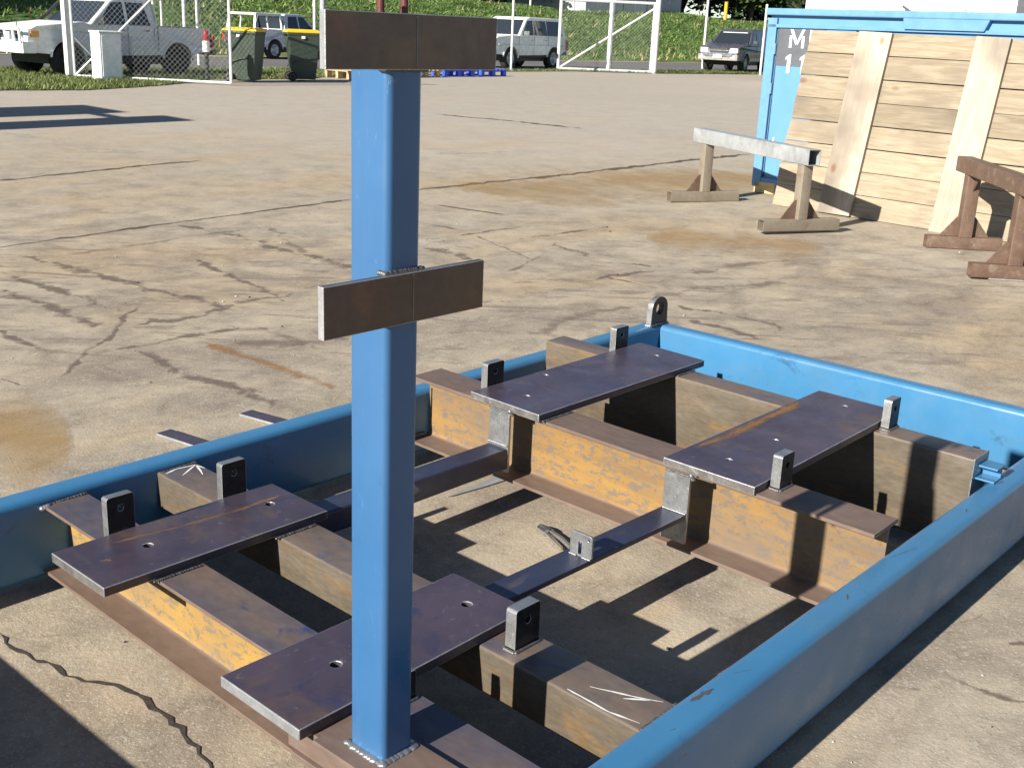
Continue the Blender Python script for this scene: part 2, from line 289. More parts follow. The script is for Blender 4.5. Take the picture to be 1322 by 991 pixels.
# ------------------------------------------------------------------ mesh helpers
class MB:
    def __init__(s): s.v = []; s.f = []; s.m = []
    def add(s, vs_, fs_, mi=0):
        o = len(s.v); s.v += [tuple(q) for q in vs_]
        for k, f in enumerate(fs_):
            s.f.append([o + i for i in f]); s.m.append(mi[k] if isinstance(mi, (list, tuple)) else mi)
        return s
    def box(s, x0, x1, y0, y1, z0, z1, mi=0):
        return s.add([(x0, y0, z0), (x1, y0, z0), (x1, y1, z0), (x0, y1, z0), (x0, y0, z1), (x1, y0, z1), (x1, y1, z1), (x0, y1, z1)],
                     [(3, 2, 1, 0), (4, 5, 6, 7), (0, 1, 5, 4), (1, 2, 6, 5), (2, 3, 7, 6), (3, 0, 4, 7)], mi)
    def obox(s, p0, p1, w, h, upv=(0, 0, 1), mi=0):
        """box along p0-p1, width w (sideways), height h, centred on the line"""
        p0, p1 = Vector(p0), Vector(p1); d = (p1 - p0).normalized(); upv = Vector(upv)
        sd = d.cross(upv).normalized() * (w / 2); u = sd.cross(d).normalized() * (h / 2)
        q = [p + a * sd + b * u for p in (p0, p1) for a, b in ((-1, -1), (1, -1), (1, 1), (-1, 1))]
        return s.add(q, [(3, 2, 1, 0), (4, 5, 6, 7), (0, 1, 5, 4), (1, 2, 6, 5), (2, 3, 7, 6), (3, 0, 4, 7)], mi)
    def prism(s, poly, f0, f1, mi=0, segm=None, holes=()):
        """extrude closed 2D poly (with holes) between mapping functions f0, f1 : (a,b)->xyz"""
        loops = [list(poly)] + [list(h) for h in holes]
        flat = [p for l in loops for p in l]; n = len(flat)
        tris = tessellate_polygon([[Vector((p[0], p[1], 0)) for p in l] for l in loops])
        vs_ = [f0(*p) for p in flat] + [f1(*p) for p in flat]
        fs_ = [tuple(t) for t in tris] + [tuple(i + n for i in reversed(t)) for t in tris]; mm = [mi] * len(fs_)
        o = 0
        for li, l in enumerate(loops):
            for i in range(len(l)):
                j = (i + 1) % len(l); fs_.append((o + i, o + i + n, o + j + n, o + j))
                mm.append(segm[i] if (segm and li == 0) else mi)
            o += len(l)
        return s.add(vs_, fs_, mm)
    def cyl(s, p0, p1, r0, r1=None, n=12, mi=0, cap=True):
        r1 = r0 if r1 is None else r1; p0, p1 = Vector(p0), Vector(p1); d = (p1 - p0).normalized()
        a = d.orthogonal().normalized(); b = d.cross(a)
        q = [p + r * (math.cos(k * 2 * math.pi / n) * a + math.sin(k * 2 * math.pi / n) * b) for p, r in ((p0, r0), (p1, r1)) for k in range(n)]
        fs_ = [(k, (k + 1) % n, n + (k + 1) % n, n + k) for k in range(n)]
        if cap: fs_ += [tuple(reversed(range(n))), tuple(range(n, 2 * n))]
        return s.add(q, fs_, mi)
    def lathe(s, prof, c, axis='y', n=24, mi=0):
        q = []
        for r, h in prof:
            for k in range(n):
                a = k * 2 * math.pi / n; e, g = r * math.cos(a), r * math.sin(a)
                q.append((c[0] + e, c[1] + h, c[2] + g) if axis == 'y' else (c[0] + e, c[1] + g, c[2] + h))
        fs_ = [(i * n + k, i * n + (k + 1) % n, (i + 1) * n + (k + 1) % n, (i + 1) * n + k) for i in range(len(prof) - 1) for k in range(n)]
        return s.add(q, fs_, mi)
    def blob(s, c, r, mi=0, n=6, sq=(1, 1, 1)):
        q = [(c[0], c[1], c[2] - r * sq[2])]
        for i in (1, 2, 3):
            t = -math.pi / 2 + i * math.pi / 4
            for k in range(n):
                a = k * 2 * math.pi / n
                q.append((c[0] + r * sq[0] * math.cos(t) * math.cos(a), c[1] + r * sq[1] * math.cos(t) * math.sin(a), c[2] + r * sq[2] * math.sin(t)))
        q.append((c[0], c[1], c[2] + r * sq[2])); fs_ = []
        for k in range(n):
            k2 = (k + 1) % n; fs_ += [(0, 1 + k2, 1 + k), (len(q) - 1, 1 + 2 * n + k, 1 + 2 * n + k2)]
            for i in (0, 1): fs_.append((1 + i * n + k, 1 + i * n + k2, 1 + (i + 1) * n + k2, 1 + (i + 1) * n + k))
        return s.add(q, fs_, mi)
    def mesh(s, name, mats, smooth=False, recalc=True):
        me = bpy.data.meshes.new(name); me.from_pydata(s.v, [], s.f)
        for m_ in ([mats] if isinstance(mats, str) else mats): me.materials.append(MATS[m_])
        me.polygons.foreach_set('material_index', s.m)
        if recalc:
            bm = bmesh.new(); bm.from_mesh(me); bmesh.ops.recalc_face_normals(bm, faces=bm.faces); bm.to_mesh(me); bm.free()
        if smooth: me.polygons.foreach_set('use_smooth', [True] * len(me.polygons))
        me.update(); return me
    def build(s, name, mats, parent=None, bevel=0, seg=2, smooth=False, recalc=True, bmat=-1):
        o = bpy.data.objects.new(name, s.mesh(name, mats, smooth, recalc)); COL.objects.link(o)
        if parent: o.parent = parent
        if bevel:
            b = o.modifiers.new('bevel', 'BEVEL'); b.width = bevel; b.segments = seg; b.limit_method = 'ANGLE'; b.angle_limit = R(40)
            b.material = bmat
        return o
def smooth_angle(o, ang=35):
    me = o.data; me.polygons.foreach_set('use_smooth', [True] * len(me.polygons))
    bm = bmesh.new(); bm.from_mesh(me)
    for e in bm.edges:
        if len(e.link_faces) == 2 and e.calc_face_angle(0) > R(ang): e.smooth = False
    bm.to_mesh(me); bm.free(); return o
def tag(o, label=None, cat=None, group=None, kind=None):
    for k, v in (('label', label), ('category', cat), ('group', group), ('kind', kind)):
        if v: o[k] = v
    return o
def empty(name, loc, rz=0):
    o = bpy.data.objects.new(name, None); o.empty_display_size = .1; COL.objects.link(o)
    o.location = loc; o.rotation_euler[2] = rz; return o
def copy_tree(o, parent=None):
    c = o.copy(); COL.objects.link(c); c.parent = parent
    for ch in list(o.children): copy_tree(ch, c)
    return c
def rrect(a0, a1, b0, b1, r, n=4):
    pts = []
    for cx, cy, s in ((a1 - r, b0 + r, -90), (a1 - r, b1 - r, 0), (a0 + r, b1 - r, 90), (a0 + r, b0 + r, 180)):
        for k in range(n + 1):
            t = R(s + 90 * k / n); pts.append((cx + r * math.cos(t), cy + r * math.sin(t)))
    return pts
def circ(cx, cy, r, n=16):
    return [(cx + r * math.cos(-2 * math.pi * k / n), cy + r * math.sin(-2 * math.pi * k / n)) for k in range(n)]
def sstep(a, b, x):
    t = max(0, min(1, (x - a) / (b - a))); return t * t * (3 - 2 * t)
def gz(x, y):
    return .3 * sstep(7, 26, math.hypot(x - CAM.x, y - CAM.y))

# ------------------------------------------------------------------ ground
def axis(lo, hi, c, f):
    a = [c]; s = f
    while a[-1] < hi: a.append(a[-1] + s); s = f if a[-1] - c < 24 else s * 1.25
    s = f
    while a[0] > lo: a.insert(0, a[0] - s); s = f if c - a[0] < 24 else s * 1.25
    return a
xs, ys = axis(-150, 400, 12, .6), axis(-300, 300, 8, .6)
g = MB(); nx = len(xs)
g.add([(x, y, gz(x, y)) for y in ys for x in xs],
      [(j * nx + i, j * nx + i + 1, (j + 1) * nx + i + 1, (j + 1) * nx + i) for j in range(len(ys) - 1) for i in range(nx - 1)])
ground = g.build('ground', 'concrete_yard', smooth=True, recalc=False); tag(ground, 'stained tan concrete yard', None, kind='structure')

_dz = [.0006]
def ribbon(name, pts, w, mat, jit=.25, step=.12, taper=True, z=None, parent=None, jag=0):
    """stain / crack ribbon lying on the yard, following pts [(x,y)...]"""
    P = [Vector((p[0], p[1])) for p in pts]; S = []
    for a, b in zip(P[:-1], P[1:]):
        k = max(1, int((b - a).length / step))
        S += [a.lerp(b, i / k) for i in range(k)]
    S.append(P[-1]); n = len(S); mb = MB(); uv = []
    if jag: S = [p + Vector((random.gauss(0, jag), random.gauss(0, jag))) for p in S]
    _dz[0] += .00004; dz = _dz[0]; mx = max(1, int(w / .22))
    for i, p in enumerate(S):
        t = (S[min(i + 1, n - 1)] - S[max(i - 1, 0)]).normalized(); nn = Vector((-t.y, t.x))
        ww = w * (1 + random.uniform(-jit, jit)) * .5; off = nn * random.uniform(-jit, jit) * w * .25
        if taper: ww *= min(1, .35 + 4 * min(i, n - 1 - i) / max(n, 1))
        for s in [-1 + 2 * k / mx for k in range(mx + 1)]:
            q = p + off + nn * ww * s; mb.v.append((q.x, q.y, (gz(q.x, q.y) + dz) if z is None else z)); uv.append(((s + 1) / 2, i / max(1, n - 1)))
    for i in range(n - 1):
        for k in range(mx): a_ = i * (mx + 1) + k; mb.f.append([a_, a_ + 1, a_ + mx + 2, a_ + mx + 1]); mb.m.append(0)
    me = mb.mesh(name, mat, recalc=False); ul = me.uv_layers.new(name='UVMap')
    for l in me.loops: ul.data[l.index].uv = uv[l.vertex_index]
    o = bpy.data.objects.new(name, me); COL.objects.link(o); o.parent = parent or ground
    if parent: me.transform(Matrix.Translation(-WORLD_OFF(parent)))
    return o
def WORLD_OFF(p):
    w = Vector((0, 0, 0))
    while p is not None: w += p.location; p = p.parent
    return w
def patch(name, x, y, rx, ry, rot, mat):
    c, s = math.cos(rot), math.sin(rot)
    return ribbon(name, [(x - rx * c, y - rx * s), (x, y), (x + rx * c, y + rx * s)], 2 * ry, mat, .1, .15)
#STAINS-BEGIN
STAINS = [
    ('stain', 'stain_dark', [(3.83, 5.56), (3.94, 4.87), (3.91, 4.01), (3.93, 3.42), (3.89, 3.18)], 0.51),
    ('stain', 'stain_dark', [(2.29, 5.12), (2.42, 4.35), (2.47, 3.64), (2.56, 3.06), (2.61, 2.76)], 0.42),
    ('stain', 'stain_dark', [(1.98, 4.68), (2.01, 3.88), (2.05, 3.16)], 0.354),
    ('stain', 'stain_dark', [(1.77, 4.21), (1.79, 3.57), (1.78, 2.92)], 0.388),
    ('stain', 'stain_dark', [(1.33, 3.27), (1.35, 2.87), (1.36, 2.59)], 0.243),
    ('stain', 'stain_dark', [(1.14, 2.2), (1.43, 2.53), (1.73, 2.77), (2.05, 3.16), (2.27, 3.34)], 0.157),
    ('stain', 'stain_dark', [(1.56, 2.5), (1.75, 2.5), (2.11, 2.5), (2.38, 2.51)], 0.272),
    ('stain', 'stain_dark', [(1.6, 2.51), (1.67, 2.32), (1.65, 1.97), (1.68, 1.63), (1.68, 1.19)], 0.294),
    ('stain', 'stain_dark', [(3.23, 4.44), (3.12, 3.89), (3.0, 3.17), (2.91, 2.73)], 0.243),
    ('stain', 'stain_dark', [(1.88, 2.87), (2.36, 2.86), (2.75, 2.97), (3.22, 2.99)], 0.348),
    ('stain', 'stain_soft', [(2.49, 4.83), (3.7, 4.96), (4.43, 4.97)], 0.258),
    ('stain', 'stain_rust', [(2.01, 2.37), (2.03, 1.72), (2.06, 1.24)], 0.259),
    ('stain', 'stain_soft', [(2.13, 2.27), (2.35, 2.0), (2.69, 1.98)], 0.76),
    ('stain', 'stain_soft', [(2.38, 2.46), (2.44, 1.84)], 0.347),
    ('stain', 'stain_dark', [(0.97, 2.42), (1.0, 2.26)], 0.167),
    ('stain', 'stain_soft', [(4.41, 5.08), (4.03, 4.16), (3.85, 3.55)], 0.278),
    ('stain', 'stain_pale', [(1.21, 2.27), (1.41, 2.24)], 0.188),
    ('stain', 'stain_pale', [(5.33, 11.84), (5.62, 10.64), (5.76, 9.26)], 1.358),
    ('joint', 'joint_line', [(2.25, 5.36), (3.0, 5.43), (3.76, 5.52), (4.78, 5.59), (5.99, 5.66)], 0.1),
    ('joint', 'joint_line', [(3.57, 8.25), (5.24, 8.51), (6.18, 8.58)], 0.139),
    ('joint', 'joint_line', [(6.71, 5.75), (7.75, 5.68), (8.78, 5.6), (10.05, 5.55), (11.6, 5.48), (12.85, 5.38)], 0.168),
    ('joint', 'joint_line', [(12.51, 11.32), (12.92, 9.98), (13.13, 8.57)], 0.23),
    ('stain', 'joint_line', [(6.3, 5.02), (6.46, 4.2)], 0.074),
    ('stain', 'stain_dark', [(5.51, 4.37), (5.6, 3.95)], 0.222),
    ('stain', 'stain_dark', [(4.98, 3.79), (6.19, 3.74)], 0.188),
    ('stain', 'stain_dark', [(5.53, 3.37), (6.83, 3.28)], 0.184),
    ('stain', 'stain_dark', [(4.61, 2.04), (5.17, 2.04), (5.6, 1.94)], 0.23),
    ('stain', 'stain_dark', [(5.49, 3.71), (5.15, 2.75)], 0.117),
    ('stain', 'stain_dark', [(5.76, 3.16), (5.62, 2.53)], 0.279),
    ('stain', 'stain_dark', [(3.7, 2.08), (3.93, 2.04), (4.1, 1.96)], 0.261),
    ('stain', 'stain_dark', [(4.21, 2.03), (4.65, 2.01)], 0.207),
    ('stain', 'stain_dark', [(5.08, 2.11), (5.12, 1.54)], 0.152),
    ('stain', 'stain_soft', [(4.8, 1.49), (5.46, 1.38), (6.06, 1.07)], 0.627),
    ('stain', 'stain_dark', [(4.72, 1.27), (4.85, 0.89), (4.76, 0.38)], 0.327),
    ('stain', 'stain_soft', [(3.45, 1.3), (4.11, 1.49), (4.58, 1.42)], 0.378),
    ('stain', 'stain_dark', [(4.77, 3.61), (4.81, 3.32), (4.78, 3.03)], 0.576),
    ('stain', 'stain_soft', [(5.03, 3.48), (5.11, 3.32)], 0.518),
    ('stain', 'stain_soft', [(4.64, 2.56), (5.48, 2.89)], 0.109),
    ('stain', 'stain_dark', [(5.57, 2.26), (5.73, 2.01)], 0.185),
    ('stain', 'stain_ochre', [(7.17, 5.51), (11.03, 4.12)], 3.269),
    ('stain', 'stain_ochre', [(6.71, 2.83), (7.54, 1.62)], 1.654),
    ('stain', 'stain_soft', [(5.61, 1.7), (6.46, 1.64), (6.91, 1.42)], 0.433),
    ('stain', 'stain_pale', [(5.52, 2.35), (5.69, 1.75)], 0.441),
    ('stain', 'stain_pale', [(8.9, 7.63), (9.96, 7.32)], 0.847),
    ('stain', 'stain_dark', [(4.5, 1.0), (4.46, 0.39)], 0.313),
    ('stain', 'stain_rust', [(3.66, 1.05), (4.05, 1.12)], 0.269),
    ('crack', 'crack_line', [(-0.07, 0.22), (-0.08, 0.1), (-0.05, -0.04), (-0.03, -0.18), (0.02, -0.26), (0.04, -0.33), (0.03, -0.41), (0.03, -0.53), (0.01, -0.62), (-0.01, -0.73)], 0.011),
    ('stain', 'stain_soft', [(-0.01, 0.12), (0.11, 0.03)], 0.247),
    ('stain', 'stain_soft', [(-0.09, -0.36), (-0.01, -0.51)], 0.128),
    ('stain', 'stain_ochre', [(0.55, 1.73), (0.87, 1.57)], 1.893),
    ('stain', 'stain_pale', [(0.57, 1.54), (0.47, 1.18)], 0.012),
    ('stain', 'stain_pale', [(1.49, 1.08), (1.04, 1.18)], 0.12),
    ('stain', 'stain_dark', [(1.6, -1.73), (1.63, -1.78), (1.62, -1.86), (1.68, -2.01)], 0.114),
    ('stain', 'stain_dark', [(1.94, -1.82), (2.01, -1.9)], 0.226),
    ('stain', 'stain_soft', [(1.78, -1.64), (1.9, -1.7), (1.94, -1.77)], 0.211),
    ('stain', 'stain_dark', [(1.46, -2.0), (1.49, -2.04)], 0.075),
    ('stain', 'stain_pale', [(1.67, -1.72), (1.81, -1.91)], 0.163),
    ('stain', 'stain_pale', [(1.46, -1.86), (1.56, -2.01)], 0.14),
    ('stain', 'stain_soft', [(1.43, -1.63), (1.52, -1.75)], 0.189),
    ('stain', 'stain_soft', [(1.68, -1.63), (2.09, -1.71)], 0.069)]
for nm, mt, pp, w_ in STAINS: ribbon(nm, pp, w_, mt, (.7 if nm == "crack" else .5) if nm != "stain" else .25, .028 if nm == "crack" else .12, nm != "joint", jag=.005 if nm == "crack" else 0)
#STAINS-END

mb = MB()
for _ in range(260):
    a = random.uniform(.0, 1.5); d_ = 1.6 + 9 * random.random() ** 1.4; x, y = CAM.x + d_ * math.cos(a), CAM.y + d_ * math.sin(a); r_ = random.choice((.0015, .002, .0025, .003, .005)) * (1 + d_ * .06)
    mb.blob((x, y, gz(x, y) + r_ * .5), r_, random.choice((0, 0, 1)), 5, (random.uniform(.7, 1.6), random.uniform(.7, 1.3), .7))
deb = mb.build('grit', ['concrete_block', 'rubber']); tag(deb, 'small stones and grit scattered over the concrete', 'grit', kind='stuff')

# ------------------------------------------------------------------ verge, road, bank
def sheet(name, poly, dz, mat, cell=None):
    tr = tessellate_polygon([[Vector((p[0], p[1], 0)) for p in poly]])
    mb = MB(); mb.add([(p[0], p[1], gz(*p) + dz) for p in poly], [tuple(t) for t in tr])
    o = mb.build(name, mat, recalc=True); tag(o, None, None, kind='structure'); return o
VERGE = [(-12, 17.4), (4, 17.45), (7.95, 17.3), (9.35, 17.05), (10.6, 17.45), (11.6, 17.95), (12.7, 18.6), (13.4, 19.5), (16.5, 19.7), (18.5, 20.9), (22, 22.2),
         (27, 22.9), (31, 23.2), (33.6, 21.9), (38, 21.5), (46, 20.5), (60, 20.5), (90, 20.5), (90, 24.3), (-12, 24.3)]
sheet('grass_verge', VERGE, .012, 'turf')
sheet('road', [(-60, 24.0), (130, 24.0), (130, 31.5), (-60, 31.5)], .02, 'asphalt')
sheet('dirt_shoulder', [(-60, 31.2), (130, 31.2), (130, 33.6), (-60, 33.6)], .03, 'dirt_edge')
def bank_z(x, y):
    return .3 + 2.58 * sstep(31.8, 43.5, y) + .35 * sstep(43, 60, y) + .12 * math.sin(x * .31) * sstep(33, 40, y) + .08 * math.sin(x * .83 + y * .5) * sstep(33, 38, y)
mb = MB(); bx = [-60 + 1.5 * i for i in range(140)]; by = [32.2 + .8 * j for j in range(40)]
mb.add([(x, y, bank_z(x, y) + random.uniform(-.06, .06)) for y in by for x in bx],
       [(j * 140 + i, j * 140 + i + 1, (j + 1) * 140 + i + 1, (j + 1) * 140 + i) for j in range(39) for i in range(139)])
bank = mb.build('grass_bank', 'bank_turf', smooth=True, recalc=False); tag(bank, None, None, kind='structure')

def blades(name, pts, h0, h1, w, mat, lean=.35, per=3):
    v = []; f = []
    for (x, y, z) in pts:
        for _ in range(per):
            a = random.uniform(0, 6.283); h = random.uniform(h0, h1); ww = w * random.uniform(.6, 1.3)
            ox, oy = random.gauss(0, w * 2), random.gauss(0, w * 2); lx, ly = random.gauss(0, lean) * h, random.gauss(0, lean) * h
            c, s = math.cos(a) * ww / 2, math.sin(a) * ww / 2; k = len(v)
            v += [(x + ox - c, y + oy - s, z), (x + ox + c, y + oy + s, z), (x + ox + lx, y + oy + ly, z + h)]; f.append((k, k + 1, k + 2))
    me = bpy.data.meshes.new(name); me.from_pydata(v, [], f); me.materials.append(MATS[mat])
    o = bpy.data.objects.new(name, me); COL.objects.link(o); return o
def inpoly(x, y, P):
    c = False; j = len(P) - 1
    for i in range(len(P)):
        if (P[i][1] > y) != (P[j][1] > y) and x < (P[j][0] - P[i][0]) * (y - P[i][1]) / (P[j][1] - P[i][1]) + P[i][0]: c = not c
        j = i
    return c
pts = []
while len(pts) < 9000:
    x = random.uniform(4, 20); y = random.uniform(16.9, 24)
    if inpoly(x, y, VERGE) and random.random() < (1.0 if y < 20.5 else .5): pts.append((x, y, gz(x, y) + .01))
while len(pts) < 12500:
    x = random.uniform(20, 60); y = random.uniform(20.4, 24)
    if inpoly(x, y, VERGE): pts.append((x, y, gz(x, y) + .01))
vg = blades('verge_grass', pts, .03, .10, .03, 'grass_blade', .5); tag(vg, 'short green grass on the verge along the yard fence', 'grass', kind='stuff')
pts = []
for _ in range(42000):
    x = random.uniform(2, 105); y = 33 + 11.5 * random.random() ** .8; pts.append((x, y, bank_z(x, y) - .05))
bgz = blades('bank_grass', pts, .07, .20, .10, 'bank_blade', .8); tag(bgz, 'rough green grass covering the roadside bank', 'grass', kind='stuff')
pts = []
for _ in range(700):
    x = random.uniform(2, 105); y = random.choice((random.uniform(32.6, 34.5), random.uniform(34, 44))); pts.append((x, y, bank_z(x, y)))
bst = blades('dry_grass', pts, .15, .35, .10, 'straw_blade', .4); tag(bst, 'pale dry grass stalks scattered over the bank', 'grass', kind='stuff')

# ------------------------------------------------------------------ skid frame
SK = empty('skid_frame', (1.3, -.6, .06)); SKL = SK.location.copy()
def part(mb, name, mats, parent=SK, bevel=.002, seg=2, **kw):
    """vertices are written in world coordinates; move them into the parent's frame"""
    o = mb.build(name, mats, None, bevel, seg, **kw); o.parent = parent
    w = Vector((0, 0, 0)); p = parent
    while p is not None: w += p.location; p = p.parent
    o.data.transform(Matrix.Translation(-w)); return o
def alongY(xa, ya, xb, yb):
    return (lambda a, b: (xa + a, ya, b)), (lambda a, b: (xb + a, yb, b))
def alongX(xa, xb, yo=0):
    return (lambda a, b: (xa, yo + a, b)), (lambda a, b: (xb, yo + a, b))
ZA, ZB, ZC, ZD = .290, .264, .388, .362
# rails: rectangular hollow section, rounded corners
def rail(name, y0, y1, x0, x1, z0=.034, z1=.290):
    mb = MB(); mb.prism(rrect(y0, y1, z0, z1, .022, 5), *alongX(x0, x1)); return smooth_angle(part(mb, name, 'blue_paint', bevel=0))
rail_l = rail('long_rail', .36, .45, -.80, 3.385); rail_l['label'] = 'blue long side rail under the lifting eye'
rail_r = rail('long_rail', -1.634, -1.545, -.80, 3.385)
mb = MB(); mb.prism(rrect(0, .085, .034, .286, .022, 5), *alongY(3.298, -1.543, 3.30, .358)); smooth_angle(part(mb, 'end_rail', 'blue_paint', bevel=0))
mb = MB(); mb.prism(rrect(0, .085, .034, .290, .022, 5), *alongY(-.80, -1.543, -.80, .358)); smooth_angle(part(mb, 'end_rail', 'blue_paint', bevel=0))
# I beams
def ibeam(name, xa, ya, xb, yb, w, h, z0, tf=.0105, tw=.008, r=.014, web='web_yellow', top='flange_brown', toe=0, c=None):
    c = c or w / 2; hw = tw / 2; P = [(-toe, z0), (w, z0), (w, z0 + tf)]; S = [0, 0]
    def arc(cx, cz, a0, a1):
        return [(cx + r * math.cos(R(a0 + (a1 - a0) * k / 4)), cz + r * math.sin(R(a0 + (a1 - a0) * k / 4))) for k in range(5)]
    zt = z0 + h
    A1 = arc(c + hw + r, z0 + tf + r, 270, 180); A2 = arc(c + hw + r, zt - tf - r, 180, 90)
    A3 = arc(c - hw - r, zt - tf - r, 90, 0); A4 = arc(c - hw - r, z0 + tf + r, 0, -90)
    P += A1 + A2 + [(w, zt - tf), (w, zt), (0, zt), (0, zt - tf)] + A3 + A4 + [(-toe, z0 + tf)]
    S = []
    for i in range(len(P)):
        a, b = P[i], P[(i + 1) % len(P)]
        inner = abs((a[0] + b[0]) / 2 - c) < hw + r * .3 and z0 + tf < (a[1] + b[1]) / 2 < zt - tf
        S.append(1 if inner else (2 if (a[1] > zt - 1e-6 and b[1] > zt - 1e-6) else 0))
    mb = MB(); f0, f1 = alongY(xa, ya, xb, yb); mb.prism(P, f0, f1, 0, S)
    return smooth_angle(part(mb, name, ['flange_brown', web, top], bevel=.0012, seg=1), 30)
b1 = ibeam('cross_beam', .158, .362, .112, -1.545, .136, .212, .052, web='web_yellow', top='flange_blued', toe=.014, c=.078)
b1['label'] = 'rusty I-beam with an orange-yellow web at the near end'
b3 = ibeam('cross_beam', 1.633, .362, 1.575, -1.536, .156, .270, .092, tf=.0115, web='web_rust', top='flange_brown', toe=.006, c=.10)
b3['label'] = 'rusty I-beam with a mottled yellow web across the middle'
def boxbeam(xa, ya, xb, yb, w, z0, z1, r=.0065):
    P = rrect(0, w, z0, z1, r, 4); S = []
    for i in range(len(P)):
        a, b = P[i], P[(i + 1) % len(P)]; S.append(1 if min(a[1], b[1]) > z1 - r * .5 else 0)
    mb = MB(); mb.prism(P, *alongY(xa, ya, xb, yb), 0, S); return smooth_angle(part(mb, 'cross_beam', ['box_grey', 'box_top'], bevel=0), 30)
b2 = boxbeam(.532, .362, .487, -1.546, .138, .144, ZB)
b4 = boxbeam(2.432, .362, 2.385, -1.506, .125, .040, ZD)
# mounting plates with drilled holes
def mplate(corners, zt, t, holes, mat, label=None, r=.0135, edge='edge_grey'):
    """corners near-left, near-right, far-right, far-left"""
    mb = MB(); mb.prism(corners, lambda a, b: (a, b, zt), lambda a, b: (a, b, zt - t), 0, [1] + [0] * 3, [circ(hx, hy, r) for hx, hy in holes])
    o = part(mb, 'mounting_plate', [mat, edge, 'cut_edge'], bevel=.0022, bmat=2)
    if label: o['label'] = label
    return o
P1 = mplate([(.001, -.001), (-.002, -.269), (.696, -.275), (.704, .003)], ZA, .026, [(.205, -.128), (.605, -.123)], 'mill_plate_rust', 'dark purple-grey steel plate with a long orange rust streak')
mplate([(-.027, -.797), (-.031, -1.072), (.678, -1.062), (.682, -.803)], ZA, .026, [(.180, -.932), (.585, -.942)], 'mill_plate', edge='cut_edge')
mplate([(1.604, .024), (1.589, -.312), (2.624, -.316), (2.648, .022)], ZC, .026, [(1.966, -.022), (1.717, -.146), (2.526, -.145)], 'mill_plate', r=.011)
P4 = mplate([(1.576, -.835), (1.572, -1.161), (2.609, -1.150), (2.613, -.831)], ZC, .026, [(1.713, -.987), (1.985, -.998), (2.506, -.987)], 'mill_plate_rust', 'dark steel plate with a rusty scuff along its left edge', r=.010)
ribbon('rust_streak', [(.13, -.055), (.33, -.085), (.50, -.10), (.69, -.095)], .05, 'plate_rust', .08, .03, True, ZA + .0007, P1)
ribbon('rust_spot', [(.060, -.130), (.075, -.135), (.095, -.14)], .035, 'plate_rust', .3, .01, True, ZA + .0007, P1)
ribbon('rust_streak', [(1.70, -.862), (1.95, -.868), (2.25, -.862), (2.45, -.845)], .10, 'plate_rust', .08, .04, True, ZC + .0007, P4)
# standing lugs (plates in the x-z plane) with a hole
def lug(x0, x1, y0, y1, z0, z1, hole=True, label=None):
    P = rrect(x0, x1, z0, z1 + .0, .008, 3); P = [(a, max(b, z0)) for a, b in P]
    xc = (x0 + x1) / 2; H = [circ(xc, z1 - .036, .0095, 14)] if hole else []
    mb = MB(); n = len(P)
    S = [1 if abs(P[i][0] - P[(i + 1) % n][0]) < 1e-4 or P[i][1] > z1 - .012 else 0 for i in range(n)]
    mb.prism(P, lambda a, b: (a, y0, b), lambda a, b: (a, y1, b), 0, S, H)
    o = part(mb, 'lug', ['lug_dark', 'bright_steel', 'cut_edge'], bevel=.002, bmat=2)
    w = MB()
    for yy in (y0 - .003, y1 + .003):
        k = 22
        for i in range(k): w.blob((x0 + (x1 - x0) * (i + random.uniform(.3, .7)) / k, yy, z0 + .001), .006, sq=(1, 1, .8))
    for xx in (x0 - .003, x1 + .003):
        for i in range(7): w.blob((xx, y0 + (y1 - y0) * (i + .5) / 7, z0 + .001), .006, sq=(1, 1, .9))
    part(w, 'weld_bead', 'weld_steel', o_parent(o), 0, smooth=True)
    if label: o['label'] = label
    return o
def o_parent(o): return o
def weld(p0, p1, r=.008, parent=SK, n=None, sq=(1, 1, .8), mat='weld_steel'):
    p0, p1 = Vector(p0), Vector(p1); r *= .62; n = int(n * 1.6) if n else max(3, int((p1 - p0).length / (r * .55))); w = MB()
    for i in range(n):
        w.blob(p0.lerp(p1, (i + random.uniform(.3, .7)) / n), r * random.uniform(.85, 1.2), sq=sq)
    return part(w, 'weld_bead', mat, parent, 0, smooth=True)
def _p(o, name): return o
lug(.165, .247, .003, .029, ZB, .392); lug(.530, .615, .003, .029, ZB, .394)
lug(.531, .617, -1.150, -1.119, ZB, .371); lug(.165, .243, -1.122, -1.096, ZB, .334, label='lug half hidden behind the foot of the post')
lug(1.696, 1.787, .030, .060, ZD, .471); lug(2.480, 2.568, .030, .060, ZD, .475)
lug(2.440, 2.513, -1.187, -1.158, ZD, .472); lug(1.657, 1.730, -1.197, -1.166, ZD, .472)
